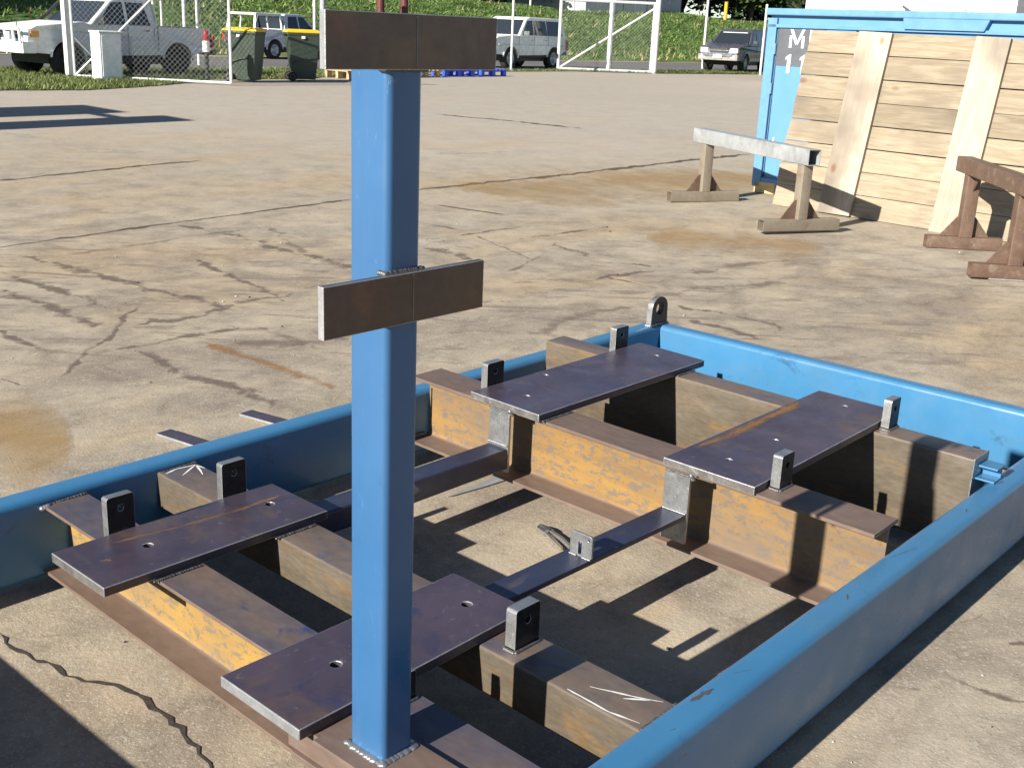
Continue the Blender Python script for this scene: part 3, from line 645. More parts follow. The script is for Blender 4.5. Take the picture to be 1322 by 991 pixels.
# longitudinal bars and their end cleats
mb = MB(); mb.prism([(.0, .218), (.0, .235), (.092, .235), (.092, .218)], lambda a, b: (.640, -.928 + a, b), lambda a, b: (1.560, -.948 + a, b), 0)
bar1 = part(mb, 'tie_bar', ['bar_blued'], bevel=.002); bar1['label'] = 'thin dark steel flat bar carrying a small slotted bracket'
mb = MB(); mb.prism(rrect(0, .093, .148, .225, .007, 3), lambda a, b: (.652, -.172 + a, b), lambda a, b: (1.602, -.176 + a, b), 0)
bar2 = part(mb, 'tie_bar', ['bar_blued'], bevel=0); bar2['label'] = 'deep dark steel tie bar running behind the blue post'
for nm, y0, y1, x in (('cleat', -.950, -.858, 1.556), ('cleat', -.178, -.083, 1.590)):
    mb = MB(); mb.box(x, x + .011, y0, y1, .135, .362); part(mb, nm, 'bright_steel', bevel=.0015)
    weld((x - .002, y0 + .004, .362), (x - .002, y1 - .004, .362), .006); weld((x - .004, y0 + .004, .237), (x - .004, y1 - .004, .237), .006, mat='bright_steel')
    weld((x + .0, y0 - .002, .368), (x + .012, y0 - .004, .350), .012, n=4, mat='bright_steel')
# slotted bracket on the thin bar
mb = MB(); slot = [(-.905, .240), (-.905, .278), (-.893, .278), (-.893, .240)]
mb.prism(rrect(-.942, -.864, .234, .306, .009, 3), lambda a, b: (1.088, a, b), lambda a, b: (1.096, a, b), 0, None, [slot, circ(-.930, .292, .004, 8)])
part(mb, 'slotted_bracket', 'bright_steel', bevel=.001)
weld((1.084, -.940, .237), (1.084, -.912, .237), .006, mat='bright_steel'); weld((1.084, -.890, .237), (1.084, -.866, .237), .006, mat='bright_steel')
# lifting eye on the far left corner
pe = [(3.235, .285)] + [(3.305 + .066 * math.cos(R(180 - k * 15)), .372 + .056 * math.sin(R(180 - k * 15))) for k in range(13)] + [(3.375, .285)]
mb = MB(); n = len(pe); mb.prism(pe, lambda a, b: (a, .372, b), lambda a, b: (a, .402, b), 0, [1] * n, [circ(3.305, .368, .030, 20)])
part(mb, 'lifting_eye', ['mill_dark', 'bright_steel'], bevel=.0015); weld((3.235, .369, .291), (3.375, .369, .291), .009); weld((3.231, .372, .291), (3.231, .402, .291), .009, mat='bright_steel')
# blue channel stub on top of the right rail
mb = MB(); mb.box(2.405, 2.495, -1.575, -1.512, .2905, .296); mb.box(2.462, 2.470, -1.575, -1.512, .296, .330); mb.box(2.420, 2.495, -1.575, -1.512, .330, .336)
part(mb, 'channel_stub', 'blue_paint', bevel=.001)
mb = MB(); mb.box(2.383, 2.512, -1.5115, -1.5065, .20, .3635); part(mb, 'end_plate', 'bright_steel', bevel=.001)
# tread ledge and base plate under the post
mb = MB(); mb.box(-.020, .125, -1.40, -1.100, ZB, ZB + .012); part(mb, 'base_plate', 'flange_brown', bevel=.002)
mb = MB(); mb.box(-.006, .132, -1.44, -1.010, .186, .200); part(mb, 'base_plate', 'flange_brown', bevel=.002)
mb = MB(); mb.box(.004, .014, -1.42, -.99, .2005, ZB - .0005); part(mb, 'stiffener', 'flange_brown', bevel=.001)
mb = MB(); mb.box(.0145, .120, -1.0995, -.99, .252, .2632); part(mb, 'stiffener', 'flange_brown', bevel=.001)
# the post
post = empty('post', (.068, -1.215, ZB + .012)); post.parent = SK; post.location = Vector((.068, -1.215, ZB + .012)) - SKL
def ppart(mb, name, mats, **kw):
    o = mb.build(name, mats, post, **kw); o.data.transform(Matrix.Translation((-.068, 1.215, -(ZB + .012)))); return o
mb = MB(); mb.prism(rrect(.028, .108, -1.254, -1.156, .013, 6), lambda a, b: (a, b, .276), lambda a, b: (a, b, 1.63))
smooth_angle(ppart(mb, 'tube', 'post_blue'))
for z0, z1, x0, x1 in ((1.152, 1.240, -.122, .250), (1.572, 1.658, -.114, .263)):
    mb = MB(); mb.box(x0, x1, -1.2715, -1.2575, z0, z1, [0, 0, 0, 1, 0, 1]); o = ppart(mb, 'cross_plate', ['plate_brown', 'cut_edge'], bevel=.0012, bmat=1)
    mb = MB(); mb.box(.073, .0755, -1.2722, -1.2714, z0 + .003, z1 - .003); ppart(mb, 'seam', 'edge_grey')
    for zz, sg in ((z0 + .004, -1), (z1 - .004, 1)):
        if zz > 1.6: continue
        w = MB()
        for i in range(34): w.blob((.024 + .088 * i / 33, -1.2550, zz + sg * .003), .0052 * random.uniform(.85, 1.2), sq=(1, .9, 1))
        for i in range(4): w.blob((.024, -1.252 + .004 * i, zz + sg * .004), .005, sq=(1, 1, 1))
        ppart(w, 'weld_bead', 'weld_steel', smooth=True)
w = MB()
for a, b in (((.026, -1.256), (.110, -1.256)), ((.026, -1.256), (.026, -1.154)), ((.110, -1.256), (.110, -1.154))):
    for i in range(44):
        t = (i + random.uniform(0, 1)) / 44; w.blob((a[0] + (b[0] - a[0]) * t, a[1] + (b[1] - a[1]) * t, .2765), .0075 * random.uniform(.6, 1.5), sq=(1.2, 1.2, .45))
ppart(w, 'weld_bead', 'bright_steel', smooth=True)
# welds where beams meet rails and plates
weld((.152, .352, .262), (.290, .352, .266), .009); weld((.535, .352, .263), (.667, .352, .265), .008)
weld((.150, .350, .258), (.170, .345, .262), .014, n=4, mat='bright_steel')
weld((1.632, .355, .118), (1.632, .355, .34), .007); weld((1.632, .352, .118), (1.70, .352, .118), .008)
weld((.49, -1.540, .266), (.622, -1.538, .266), .010); weld((.128, -.282, ZB + .002), (.262, -.284, ZB + .002), .007); weld((.505, -.286, ZB + .002), (.640, -.288, ZB + .002), .007)
weld((1.60, -.322, ZD + .002), (1.755, -.324, ZD + .002), .007); weld((2.42, -.324, ZD + .002), (2.54, -.326, ZD + .002), .007)
tag(SK, 'blue-railed welded steel skid frame with dark plates and an upright blue post', 'steel frame')

for q_ in ([(.655, .335), (.590, .345), (.545, .330)], [(.655, .335), (.575, .285)], [(.655, .335), (.640, .285), (.625, .250)], [(.655, .335), (.660, .290)]):
    ribbon('chalk_mark', q_, .0065, 'stencil_white', .3, .02, True, ZB + .0008, b2)
for q_ in ([(.545, -1.36), (.590, -1.47), (.612, -1.51)], [(.560, -1.44), (.600, -1.49)], [(.502, -1.33), (.497, -1.45), (.510, -1.52)]):
    ribbon('chalk_mark', q_, .005, 'stencil_white', .4, .02, True, ZB + .0008, b2)
for q_, w_ in (([(.78, -1.575), (.83, -1.60)], .006), ([(1.30, -1.60), (1.33, -1.585)], .008), ([(1.62, -1.57), (1.75, -1.60)], .004), ([(.62, -1.57), (.70, -1.58)], .02), ([(2.1, -1.60), (2.13, -1.59)], .006), ([(2.40, -1.575), (2.46, -1.59)], .01), ([(.50, -1.60), (.515, -1.605)], .006)):
    ribbon('scuff', q_, w_, 'joint_line', .4, .01, True, .2908, rail_r)
# loose bits round the frame
def flat(name, poly, z0, z1, mats, segm, label, cat, group=None):
    c = Vector((sum(p[0] for p in poly) / len(poly), sum(p[1] for p in poly) / len(poly), 0)); mb = MB()
    mb.prism([(p[0] - c.x, p[1] - c.y) for p in poly], lambda a, b: (a, b, z1), lambda a, b: (a, b, z0), 0, segm)
    o = mb.build(name, mats, bevel=.001); o.location = c; return tag(o, label, cat, group)
flat('steel_offcut', [(1.08, 1.28), (1.15, 1.285), (1.20, .95), (1.13, .945)], .003, .014, ['mill_plate', 'cut_edge'], [1, 0, 0, 1], 'dark flat steel offcut on the concrete beyond the rail, nearer the camera', 'offcut', 'steel offcuts beyond the rail')
flat('steel_offcut', [(1.47, 1.262), (1.54, 1.27), (1.60, .95), (1.525, .945)], .003, .014, ['mill_plate', 'cut_edge'], [1, 0, 0, 1], 'dark flat steel offcut on the concrete beyond the rail, farther from the camera', 'offcut', 'steel offcuts beyond the rail')
flat('metal_strip', [(1.50, .025), (1.60, .035), (1.83, .035), (1.815, -.012), (1.66, .002)], .003, .007, ['galvanised'], None, 'thin pale grey metal strip on the ground under the deep tie bar', 'metal strip')
# locking pliers lying on the concrete
PL = empty('locking_pliers', (1.51, -.475, .004), math.atan2(.14, .044)); PL.scale = (1.1, 1.25, 1.0)
mb = MB(); mb.prism([(-.085, -.006), (-.02, -.014), (.03, -.012), (.045, -.004), (.03, .0), (-.02, -.002), (-.085, .004)], lambda a, b: (a, b, .004), lambda a, b: (a, b, .018)); mb.build('handle', 'bright_steel', PL, .002)
mb = MB(); mb.prism([(-.08, .020), (-.02, .012), (.03, .006), (.035, .014), (-.02, .022), (-.08, .028)], lambda a, b: (a, b, .004), lambda a, b: (a, b, .018)); mb.build('handle', 'chrome', PL, .002)
mb = MB(); mb.prism([(.03, -.014), (.062, -.012), (.088, .0), (.084, .007), (.06, .003), (.035, .004)], lambda a, b: (a, b, .003), lambda a, b: (a, b, .02)); mb.build('jaw', 'chrome', PL, .002)
mb = MB(); mb.prism([(.03, .006), (.06, .005), (.084, .009), (.07, .02), (.035, .02)], lambda a, b: (a, b, .003), lambda a, b: (a, b, .02)); mb.build('jaw', 'chrome', PL, .002)
mb = MB(); mb.cyl((.036, .004, .002), (.036, .004, .023), .006, n=10); mb.build('rivet', 'chrome', PL)
tag(PL, 'small steel locking pliers on the ground by the slotted bracket', 'pliers')

# ------------------------------------------------------------------ trestles
def trestle(name, pa, pb, over_a, over_b, top_z, beam_h, beam_w, leg_w, foot_l, mats, label, foots=(True, True), gus_top=False):
    pa, pb = Vector((pa[0], pa[1], gz(*pa))), Vector((pb[0], pb[1], gz(*pb)))
    d = (pb - pa); d.z = 0; L = d.length; d.normalize(); s = Vector((-d.y, d.x, 0)); c = pa.copy()
    root = empty(name, pa, math.atan2(d.y, d.x)); mb_, ml, mf, mg = mats
    th = .004
    def hollow(x0, x1, w, h, zc):
        mb = MB(); out = rrect(-w / 2, w / 2, zc - h / 2, zc + h / 2, .008, 3); inn = list(reversed(rrect(-w / 2 + th * 1.5, w / 2 - th * 1.5, zc - h / 2 + th * 1.5, zc + h / 2 - th * 1.5, .006, 3)))
        mb.prism(out, lambda a, b: (x0, a, b), lambda a, b: (x1, a, b), 0, None, [inn]); return mb
    smooth_angle(hollow(-over_a, L + over_b, beam_w, beam_h, top_z - beam_h / 2).build('top_beam', mb_, root))
    for k, x in enumerate((0, L)):
        zf = .105 if foots[k] else 0
        mb = MB(); mb.prism(rrect(x - leg_w / 2, x + leg_w / 2, -leg_w / 2, leg_w / 2, .008, 3), lambda a, b: (a, b, zf), lambda a, b: (a, b, top_z - beam_h - .001)); smooth_angle(mb.build('leg', ml, root))
        mb = MB(); out = rrect(x - .05, x + .05, .002, .105, .007, 3); inn = list(reversed(rrect(x - .044, x + .044, .008, .099, .005, 3)))
        mb.prism(out, lambda a, b: (a, -foot_l / 2, b), lambda a, b: (a, foot_l / 2, b), 0, None, [inn]); smooth_angle(mb.build('foot', mf, root))
        for sg in (-1, 1):
            mb = MB(); y = sg * leg_w / 2
            mb.prism([(y, .106), (y + sg * .15, .106), (y + sg * .02, .27), (y, .27)], lambda a, b: (x - .005, a, b), lambda a, b: (x + .005, a, b)); mb.build('gusset', mg, root, .001)
            if gus_top:
                mb = MB(); xx = x + sg * leg_w / 2; zt = top_z - beam_h - .002
                mb.prism([(xx, zt), (xx + sg * .12, zt), (xx + sg * .10, zt - .03), (xx, zt - .13)], lambda a, b: (a, -.005, b), lambda a, b: (a, .005, b)); mb.build('gusset', mg, root, .001)
    return tag(root, label, 'trestle')
trestle('steel_trestle', (8.735, 3.575), (7.925, 2.065), .20, .12, .715, .138, .12, .10, .78, ('galvanised', 'trestle_tan', 'trestle_tan', 'rust_red'), 'galvanised-topped steel trestle standing before the timber panel')
trestle('steel_trestle', (8.43, .80), (7.46, .06), .28, .25, .745, .125, .13, .11, .62, ('rust_red', 'rust_red', 'rust_red', 'rust_red'), 'rust-brown steel trestle at the right edge of the yard', gus_top=True)
mb = MB(); mb.prism(rrect(-.05, .05, .0, .07, .006, 3), lambda a, b: (0, a, b), lambda a, b: (.6, a, b), 0, None, [list(reversed(rrect(-.044, .044, .006, .064, .004, 3)))])
o = smooth_angle(mb.build('box_section', 'galvanised')); o.location = (7.36, .20, gz(7.4, .1) + .003); o.rotation_euler[2] = R(-52); tag(o, 'short grey hollow steel section on the ground by the rusty trestle foot', 'steel section')

# ------------------------------------------------------------------ container
CA = Vector((9.7611, 3.5533, 0)); CU = Vector((-.0798, -.99681, 0)); CN = Vector((-.99681, .0798, 0))
CR = empty('container', CA, math.atan2(CU.y, CU.x))      # local x along the face, local -y... away from camera
# local frame: x = CU, y = rotate90(CU) = (.97421,-.22566) pointing away from camera
def cpart(mb, name, mats, bevel=.004, **kw): return mb.build(name, mats, CR, bevel, **kw)
E0, E1, DP = -.075, 6.0, 2.35
mb = MB(); mb.box(E0 + .06, E1 - .06, .035, DP - .03, .17, 1.90); cpart(mb, 'side_panel', 'container_blue')
for x in (E0, E1 - .12):
    for y in (0, DP - .12):
        mb = MB(); mb.box(x, x + .11, y, y + .12, .125, 1.86); cpart(mb, 'corner_post', 'container_edge', .008)
mb = MB(); mb.box(E0 + .11, E1 - .12, .004, .10, .125, .23); cpart(mb, 'bottom_rail', 'container_edge', .006)
# top rail: ledge, recessed pockets and solid plates between them
mb = MB(); mb.box(E0 - .01, E1 + .01, -.03, .10, 1.886, 1.955); cpart(mb, 'top_rail', 'container_edge', .012)
mb = MB(); mb.box(E0, E1, .058, .12, 1.80, 1.886); cpart(mb, 'top_rail', 'container_blue', .003)
for a, b in ((1.47, 2.25), (3.4, 4.2)):
    mb = MB(); mb.prism([(a, 1.79), (b, 1.79), (b + .04, 1.888), (a - .02, 1.888)], lambda p, q: (p, -.026, q), lambda p, q: (p, .058, q)); cpart(mb, 'rail_plate', 'container_edge', .003)
mb = MB(); mb.box(E0, E1, .0, .058, 1.765, 1.80); cpart(mb, 'top_rail', 'container_edge', .004)
mb = MB(); mb.box(.050, .058, .020, .036, .24, 1.76); cpart(mb, 'door_seam', 'black_plastic', 0)
mb = MB(); mb.box(.062, .95, .016, .036, .26, 1.758); cpart(mb, 'door_leaf', 'container_blue', .006)
for z in (.5, 1.1, 1.5):
    mb = MB(); mb.cyl((.035, .015, z), (.035, .015, z + .11), .014, n=10); cpart(mb, 'hinge', 'container_edge', 0)
mb = MB(); mb.box(.064, .62, .0115, .0155, 1.39, 1.756); cpart(mb, 'painted_patch', 'grey_patch', 0)
def stencil(polys, name='lettering'):
    mb = MB()
    for P in polys: mb.prism(P, lambda a, b: (a, .0065, b), lambda a, b: (a, .0105, b))
    cpart(mb, name, 'stencil_white', 0)
# stencilled M, broken by its bridges
stencil([[(.206, 1.572), (.236, 1.572), (.236, 1.690), (.206, 1.690)], [(.352, 1.572), (.382, 1.572), (.382, 1.690), (.352, 1.690)],
         [(.206, 1.752), (.240, 1.752), (.296, 1.640), (.286, 1.596)], [(.348, 1.752), (.382, 1.752), (.302, 1.596), (.300, 1.640)]])
stencil([[(.440, 1.572), (.475, 1.572), (.475, 1.752), (.440, 1.752)]])
for x in (.205, .375):
    stencil([[(x, 1.318), (x + .04, 1.318), (x + .04, 1.508), (x + .022, 1.508), (x - .022, 1.475), (x - .022, 1.452), (x, 1.462)]])
stencil([[(.130, .55), (.150, .55), (.150, .66), (.130, .66)]], 'scratch_mark')
mb = MB(); mb.box(E0 + .12, E1 - .12, .2, DP - .1, .19, .25); cpart(mb, 'floor', 'container_edge', 0)
tag(CR, 'pale blue steel container behind the leaning timber panel, stencilled with white letters', 'container')
for k, (s_, lab) in enumerate(((.06, 'yellow timber block under the left corner of the blue container'), (3.2, 'timber block under the middle of the blue container'))):
    mb = MB(); mb.box(-.10, .16, -.06, .5, 0, .118); o = mb.build('timber_block', 'block_timber', None, .006)
    p = CA + CU * s_ + CN * -.06; o.location = (p.x, p.y, gz(p.x, p.y) + .002); o.rotation_euler[2] = CR.rotation_euler[2]; tag(o, lab, 'timber block')

# ------------------------------------------------------------------ leaning timber panel
PB = Vector((9.171, 3.032, .049)); PR = Vector((9.128, 2.09, .043)); PT = Vector((9.539, 3.025, 1.758))
pu = (PR - PB).normalized(); pv = (PT - PB); pv = (pv - pv.dot(pu) * pu).normalized(); pn = pu.cross(pv)      # pn towards the camera?
if pn.dot(CAM - PB) < 0: pn = -pn
TP = empty('timber_screen', PB)
TP.matrix_world = Matrix.Translation(PB) @ Matrix((pu, pv, pn)).transposed().to_4x4()
# lean: local x along boards, y up the slope, z outwards (right-handed check)
if Matrix((pu, pv, pn)).determinant() < 0:
    TP.matrix_world = Matrix.Translation(PB) @ Matrix((pu, pv, -pn)).transposed().to_4x4(); ZS = -1
else: ZS = 1
rows = 8; rh = 1.745 / rows; W = 3.1
for i in range(rows):
    e0, e1 = random.uniform(-.015, .012), W + random.uniform(-.02, .02); a, b = i * rh + random.uniform(.001, .006), (i + 1) * rh - random.uniform(.001, .006)
    mb = MB(); z0, z1 = sorted((ZS * -.028, ZS * (.0 + random.uniform(0, .004))))
    sk = random.uniform(-.003, .003)
    mb.prism([(e0, a), (e1, a + sk), (e1 + random.uniform(-.01, .01), b + sk), (e0 + random.uniform(-.012, .012), b)], lambda p, q: (p, q, z0), lambda p, q: (p, q, z1))
    mb.build('plank', 'plank_timber', TP, .003)
for x0, x1, y0 in ((.545, .885, .0), (1.69, 2.00, -.02), (2.72, 3.02, 0)):
    mb = MB(); z0, z1 = sorted((ZS * .006, ZS * .046))
    mb.prism([(y0 + .004, -x1), (1.735, -x1), (1.742, -x0), (y0, -x0)], lambda p, q: (-q, p, z0), lambda p, q: (-q, p, z1))
    # grain runs along local x, so the batten is its own object turned upright
    o = mb.build('batten', 'batten_timber', TP, .003)
    o.data.transform(Matrix.Rotation(-math.pi / 2, 4, 'Z')); o.rotation_euler[2] = math.pi / 2
tag(TP, 'panel of pale horizontal planks with three upright battens leaning on the container', 'timber screen')

# ------------------------------------------------------------------ vehicles
WHEELS = {}
def wheel_meshes(r, w, rim):
    key = (r, w, rim)
    if key not in WHEELS:
        mb = MB(); mb.lathe([(r * .62, -w / 2), (r * .93, -w / 2), (r, -w * .36), (r, w * .36), (r * .93, w / 2), (r * .62, w / 2)], (0, 0, 0), n=28)
        mb.lathe([(r * .60, -w * .3), (r * .62, -w * .5)], (0, 0, 0), n=28); ty = mb.mesh('tyre', 'rubber', True)
        mb = MB(); mb.lathe([(.001, w * .30), (r * .16, w * .34), (r * .2, w * .22), (r * .5, w * .26), (r * .56, w * .40), (r * .63, w * .44)], (0, 0, 0), n=28)
        mb.lathe([(.001, -w * .30), (r * .16, -w * .34), (r * .2, -w * .22), (r * .5, -w * .26), (r * .56, -w * .40), (r * .63, -w * .44)], (0, 0, 0), n=28)
        for k in range(6):
            a = k * math.pi / 3; c, s = math.cos(a), math.sin(a)
            for sg in (1, -1): mb.obox((c * r * .15, sg * w * .33, s * r * .15), (c * r * .57, sg * w * .38, s * r * .57), .02, r * .16, (0, 1, 0))
        WHEELS[key] = (ty, mb.mesh('rim', rim, True))
    return WHEELS[key]
def vehicle(name, label, cat, loc, heading, sp):
    root = empty(name, (loc[0], loc[1], gz(loc[0], loc[1])), heading); W2 = sp['W'] / 2; paint = sp['paint']; zb, zr, tuck = sp['belt'], sp['roof'], sp['tuck']
    fx, rx, wr = sp['fx'], sp['rx'], sp['wr']
    def hw(z, x=0):
        w = W2 - (max(0, z - zb) / (zr - zb)) * tuck if z > zb else W2 - .03 * max(0, (zb - z - .35)) 
        return w - max(0, (abs(x) - sp['L'] / 2 + .35)) * .28
    def arch(cx):
        ra = wr * 1.2; return [(cx - ra * math.cos(R(t)), max(sp['sill'], wr + ra * math.sin(R(t)))) for t in range(8, 173, 12)]
    prof = sp['body_top']                                   # list front-bottom .. over the top .. rear-bottom
    low = []                                                # underside rear -> front with arches
    low += arch(rx) + arch(fx)
    P = prof + low
    def shell(P, name_, mat_, bev=.03, sg=3):
        n = len(P); mb = MB(); v = [(x, -hw(z, x), z) for x, z in P] + [(x, hw(z, x), z) for x, z in P]
        tr = tessellate_polygon([[Vector((x, z, 0)) for x, z in P]])
        f = [tuple(t) for t in tr] + [tuple(i + n for i in reversed(t)) for t in tr] + [(i, i + n, (i + 1) % n + n, (i + 1) % n) for i in range(n)]
        mb.add(v, f); bm = bmesh.new(); me = mb.mesh(name_, mat_); bm.from_mesh(me)
        bmesh.ops.dissolve_limit(bm, angle_limit=R(1), verts=bm.verts, edges=bm.edges); bm.to_mesh(me); bm.free()
        o = bpy.data.objects.new(name_, me); COL.objects.link(o); o.parent = root
        b = o.modifiers.new('bevel', 'BEVEL'); b.width = bev; b.segments = sg; b.limit_method = 'ANGLE'; b.angle_limit = R(35)
        return o
    shell(P, 'body', paint)
    shell(sp['cabin'], 'cabin', sp.get('roof_paint', paint), .04)
    mb = MB(); mb.box(rx - .5, fx + .4, -W2 + .18, W2 - .18, wr * .75, wr + .25); mb.build('chassis', 'black_plastic', root)
    for poly, nm in sp['windows']:
        for s in (-1, 1):
            mb = MB(); mb.prism(poly, lambda x, z: (x, s * (hw(z, 0) + .006), z), lambda x, z: (x, s * (hw(z, 0) - .02), z)); mb.build('side_window', 'car_glass', root)
    for (xa, za), (xb, zb_), nm in sp['screens']:
        dx, dz = xb - xa, zb_ - za; l = math.hypot(dx, dz); ox, oz = (dz / l) * .012, (-dx / l) * .012
        if nm == 'windscreen': ox, oz = abs(ox), abs(oz)
        else: ox, oz = -abs(ox), abs(oz)
        mb = MB(); q = []
        for x, z in ((xa, za), (xb, zb_)):
            h = hw(z, 0) - .085; q += [(x + ox, -h, z + oz), (x + ox, h, z + oz)]
        q += [(x - 3 * ox, y, z - 3 * oz) for x, y, z in q]
        mb.add(q, [(0, 1, 3, 2), (4, 6, 7, 5), (0, 2, 6, 4), (1, 5, 7, 3), (0, 4, 5, 1), (2, 3, 7, 6)]); mb.build(nm, 'car_glass', root)
    ty, rm = wheel_meshes(wr, sp.get('ww', .26), sp.get('rim', 'silver_paint'))
    for x in (fx, rx):
        for s in (-1, 1):
            o = bpy.data.objects.new('wheel', ty); COL.objects.link(o); o.parent = root; o.location = (x, s * (W2 - .14), wr)
            q = bpy.data.objects.new('rim', rm); COL.objects.link(q); q.parent = o
            mb = MB(); ra = wr * 1.2                                           # arch lip
            for t in range(8, 172, 10):
                mb.obox((x + ra * math.cos(R(t)), s * (W2 - .01), wr + ra * math.sin(R(t))), (x + ra * math.cos(R(t + 10)), s * (W2 - .01), wr + ra * math.sin(R(t + 10))), .05 if sp.get('flare') else .03, .05, (0, 1, 0))
            mb.build('wheel_arch', sp.get('flare') or paint, root)
    for nm, mt, bx in sp['bits']:
        mb = MB(); mb.box(*bx); mb.build(nm, mt, root, .012)
    for nm, mt, bx in sp['pairs']:
        for s in (-1, 1):
            x0, x1, y0, y1, z0, z1 = bx; mb = MB(); mb.box(x0, x1, min(s * y0, s * y1), max(s * y0, s * y1), z0, z1); mb.build(nm, mt, root, .012)
    for f in sp.get('tubes', []):
        mb = MB()
        for a, b, r in f[1]: mb.cyl(a, b, r, n=8)
        mb.build(f[0], f[2], root)
    return tag(root, label, cat)

UTE = dict(L=5.0, W=1.78, belt=1.08, roof=1.76, tuck=.17, fx=1.52, rx=-1.45, wr=.365, sill=.46, paint='white_paint', rim='black_plastic',
  body_top=[(2.06, .50), (2.42, .52), (2.44, .80), (2.38, 1.0), (2.25, 1.07), (1.1, 1.19), (.90, 1.14), (-.86, 1.12), (-.90, 1.13), (-2.52, 1.13), (-2.55, .62), (-2.0, .52)],
  cabin=[(1.0, 1.10), (.30, 1.68), (.12, 1.76), (-.70, 1.75), (-.80, 1.66), (-.88, 1.10)],
  windows=[([(.72, 1.15), (.28, 1.64), (-.02, 1.66), (-.02, 1.15)], ''), ([(-.10, 1.15), (-.10, 1.66), (-.58, 1.65), (-.70, 1.15)], '')],
  screens=[((.93, 1.19), (.36, 1.65), 'windscreen'), ((-.885, 1.18), (-.835, 1.62), 'rear_window')],
  bits=[('bumper', 'white_paint', (2.30, 2.62, -.90, .90, .50, .74)), ('grille', 'black_plastic', (2.40, 2.455, -.48, .48, .80, .99)), ('grille_bar', 'chrome', (2.455, 2.475, -.46, .46, .88, .92)),
        ('number_plate', 'white_paint', (2.62, 2.63, -.2, .2, .56, .66)), ('tray_floor', 'mill_dark', (-2.45, -.95, -.72, .72, 1.135, 1.142)),
        ('rear_bumper', 'black_plastic', (-2.68, -2.50, -.8, .8, .50, .62)), ('tailgate_trim', 'chrome', (-2.57, -2.55, -.7, .7, 1.04, 1.10))],
  pairs=[('headlight', 'lamp_glass', (2.30, 2.452, .56, .86, .82, 1.0)), ('indicator', 'amber', (2.20, 2.40, .80, .886, .84, .98)), ('tail_light', 'tail_red', (-2.565, -2.50, .70, .895, .68, .98)),
         ('mirror', 'black_plastic', (.62, .72, .90, 1.10, 1.16, 1.32)), ('door_handle', 'black_plastic', (.02, .16, .88, .905, 1.02, 1.05)), ('door_handle', 'black_plastic', (-.66, -.52, .88, .905, 1.02, 1.05)),
         ('spotlight', 'lamp_glass', (2.60, 2.68, .30, .5, .76, .94)), ('door_gap', 'black_plastic', (-.065, -.055, .882, .8925, .5, 1.12)), ('door_gap', 'black_plastic', (-.80, -.79, .882, .8925, .6, 1.12)), ('tray_gap', 'black_plastic', (-.905, -.88, .875, .8925, .6, 1.12))],
  tubes=[('bull_bar', [((2.62, y, .70), (2.66, y, 1.05), .03) for y in (-.6, -.28, .28, .6)] + [((2.66, -.86, 1.0), (2.66, .86, 1.0), .035), ((2.64, -.86, .72), (2.66, -.86, 1.0), .03), ((2.64, .86, .72), (2.66, .86, 1.0), .03)], 'lc_white'),
         ('aerial', [((2.5, .5, .9), (2.45, .5, 1.5), .008)], 'black_plastic'), ('snorkel', [((1.2, -.88, 1.1), (.9, -.90, 1.3), .04), ((.9, -.90, 1.3), (.42, -.82, 1.75), .04)], 'black_plastic'),
         ('headboard_rack', [((-.98, -.7, 1.13), (-.90, -.7, 1.82), .03), ((-.98, .7, 1.13), (-.90, .7, 1.82), .03), ((-.90, -.7, 1.82), (-.90, .7, 1.82), .03), ((-2.2, -.7, 1.13), (-2.2, -.7, 1.75), .025), ((-2.2, .7, 1.13), (-2.2, .7, 1.75), .025)], 'white_paint')])
WAGON = dict(L=4.8, W=1.88, belt=1.15, roof=1.88, tuck=.14, fx=1.45, rx=-1.42, wr=.39, sill=.50, paint='lc_white', roof_paint='lc_white', rim='silver_paint', flare='lc_white',
  body_top=[(2.0, .52), (2.34, .56), (2.36, .85), (2.30, 1.08), (2.20, 1.14), (1.05, 1.22), (.90, 1.18), (-2.36, 1.18), (-2.42, .70), (-1.95, .55)],
  cabin=[(1.0, 1.14), (.38, 1.80), (.15, 1.88), (-1.95, 1.87), (-2.15, 1.78), (-2.36, 1.15)],
  windows=[([(.72, 1.23), (.34, 1.74), (.0, 1.76), (.0, 1.23)], ''), ([(-.09, 1.23), (-.09, 1.76), (-.86, 1.76), (-.93, 1.23)], ''), ([(-1.02, 1.23), (-.95, 1.76), (-1.84, 1.75), (-1.98, 1.23)], '')],
  screens=[((.93, 1.24), (.42, 1.77), 'windscreen'), ((-2.345, 1.24), (-2.17, 1.75), 'rear_window')],
  bits=[('bumper', 'chrome', (2.30, 2.46, -.93, .93, .55, .70)), ('grille', 'black_plastic', (2.34, 2.375, -.5, .5, .82, 1.06)), ('number_plate', 'white_paint', (2.46, 2.47, -.2, .2, .57, .67)),
        ('rear_bumper', 'chrome', (-2.56, -2.38, -.9, .9, .52, .66)), ('waist_trim', 'silver_paint', (-2.3, 2.2, -.947, .947, .86, .90)), ('side_step', 'black_plastic', (-.9, .9, -.93, .93, .43, .48))],
  pairs=[('headlight', 'lamp_glass', (2.26, 2.375, .56, .88, .84, 1.04)), ('tail_light', 'tail_red', (-2.44, -2.36, .76, .93, .7, 1.1)), ('mirror', 'chrome', (.62, .70, .95, 1.16, 1.22, 1.38)),
         ('door_gap', 'black_plastic', (-.05, -.04, .93, .943, .52, 1.2)), ('door_gap', 'black_plastic', (-.99, -.98, .93, .943, .8, 1.2)), ('door_gap', 'black_plastic', (.93, .94, .93, .943, .55, 1.18)), ('door_handle', 'chrome', (.04, .18, .935, .96, 1.04, 1.07)), ('door_handle', 'chrome', (-.9, -.76, .935, .96, 1.04, 1.07)), ('sun_visor', 'white_paint', (.44, .50, .10, .3, 1.60, 1.68))])
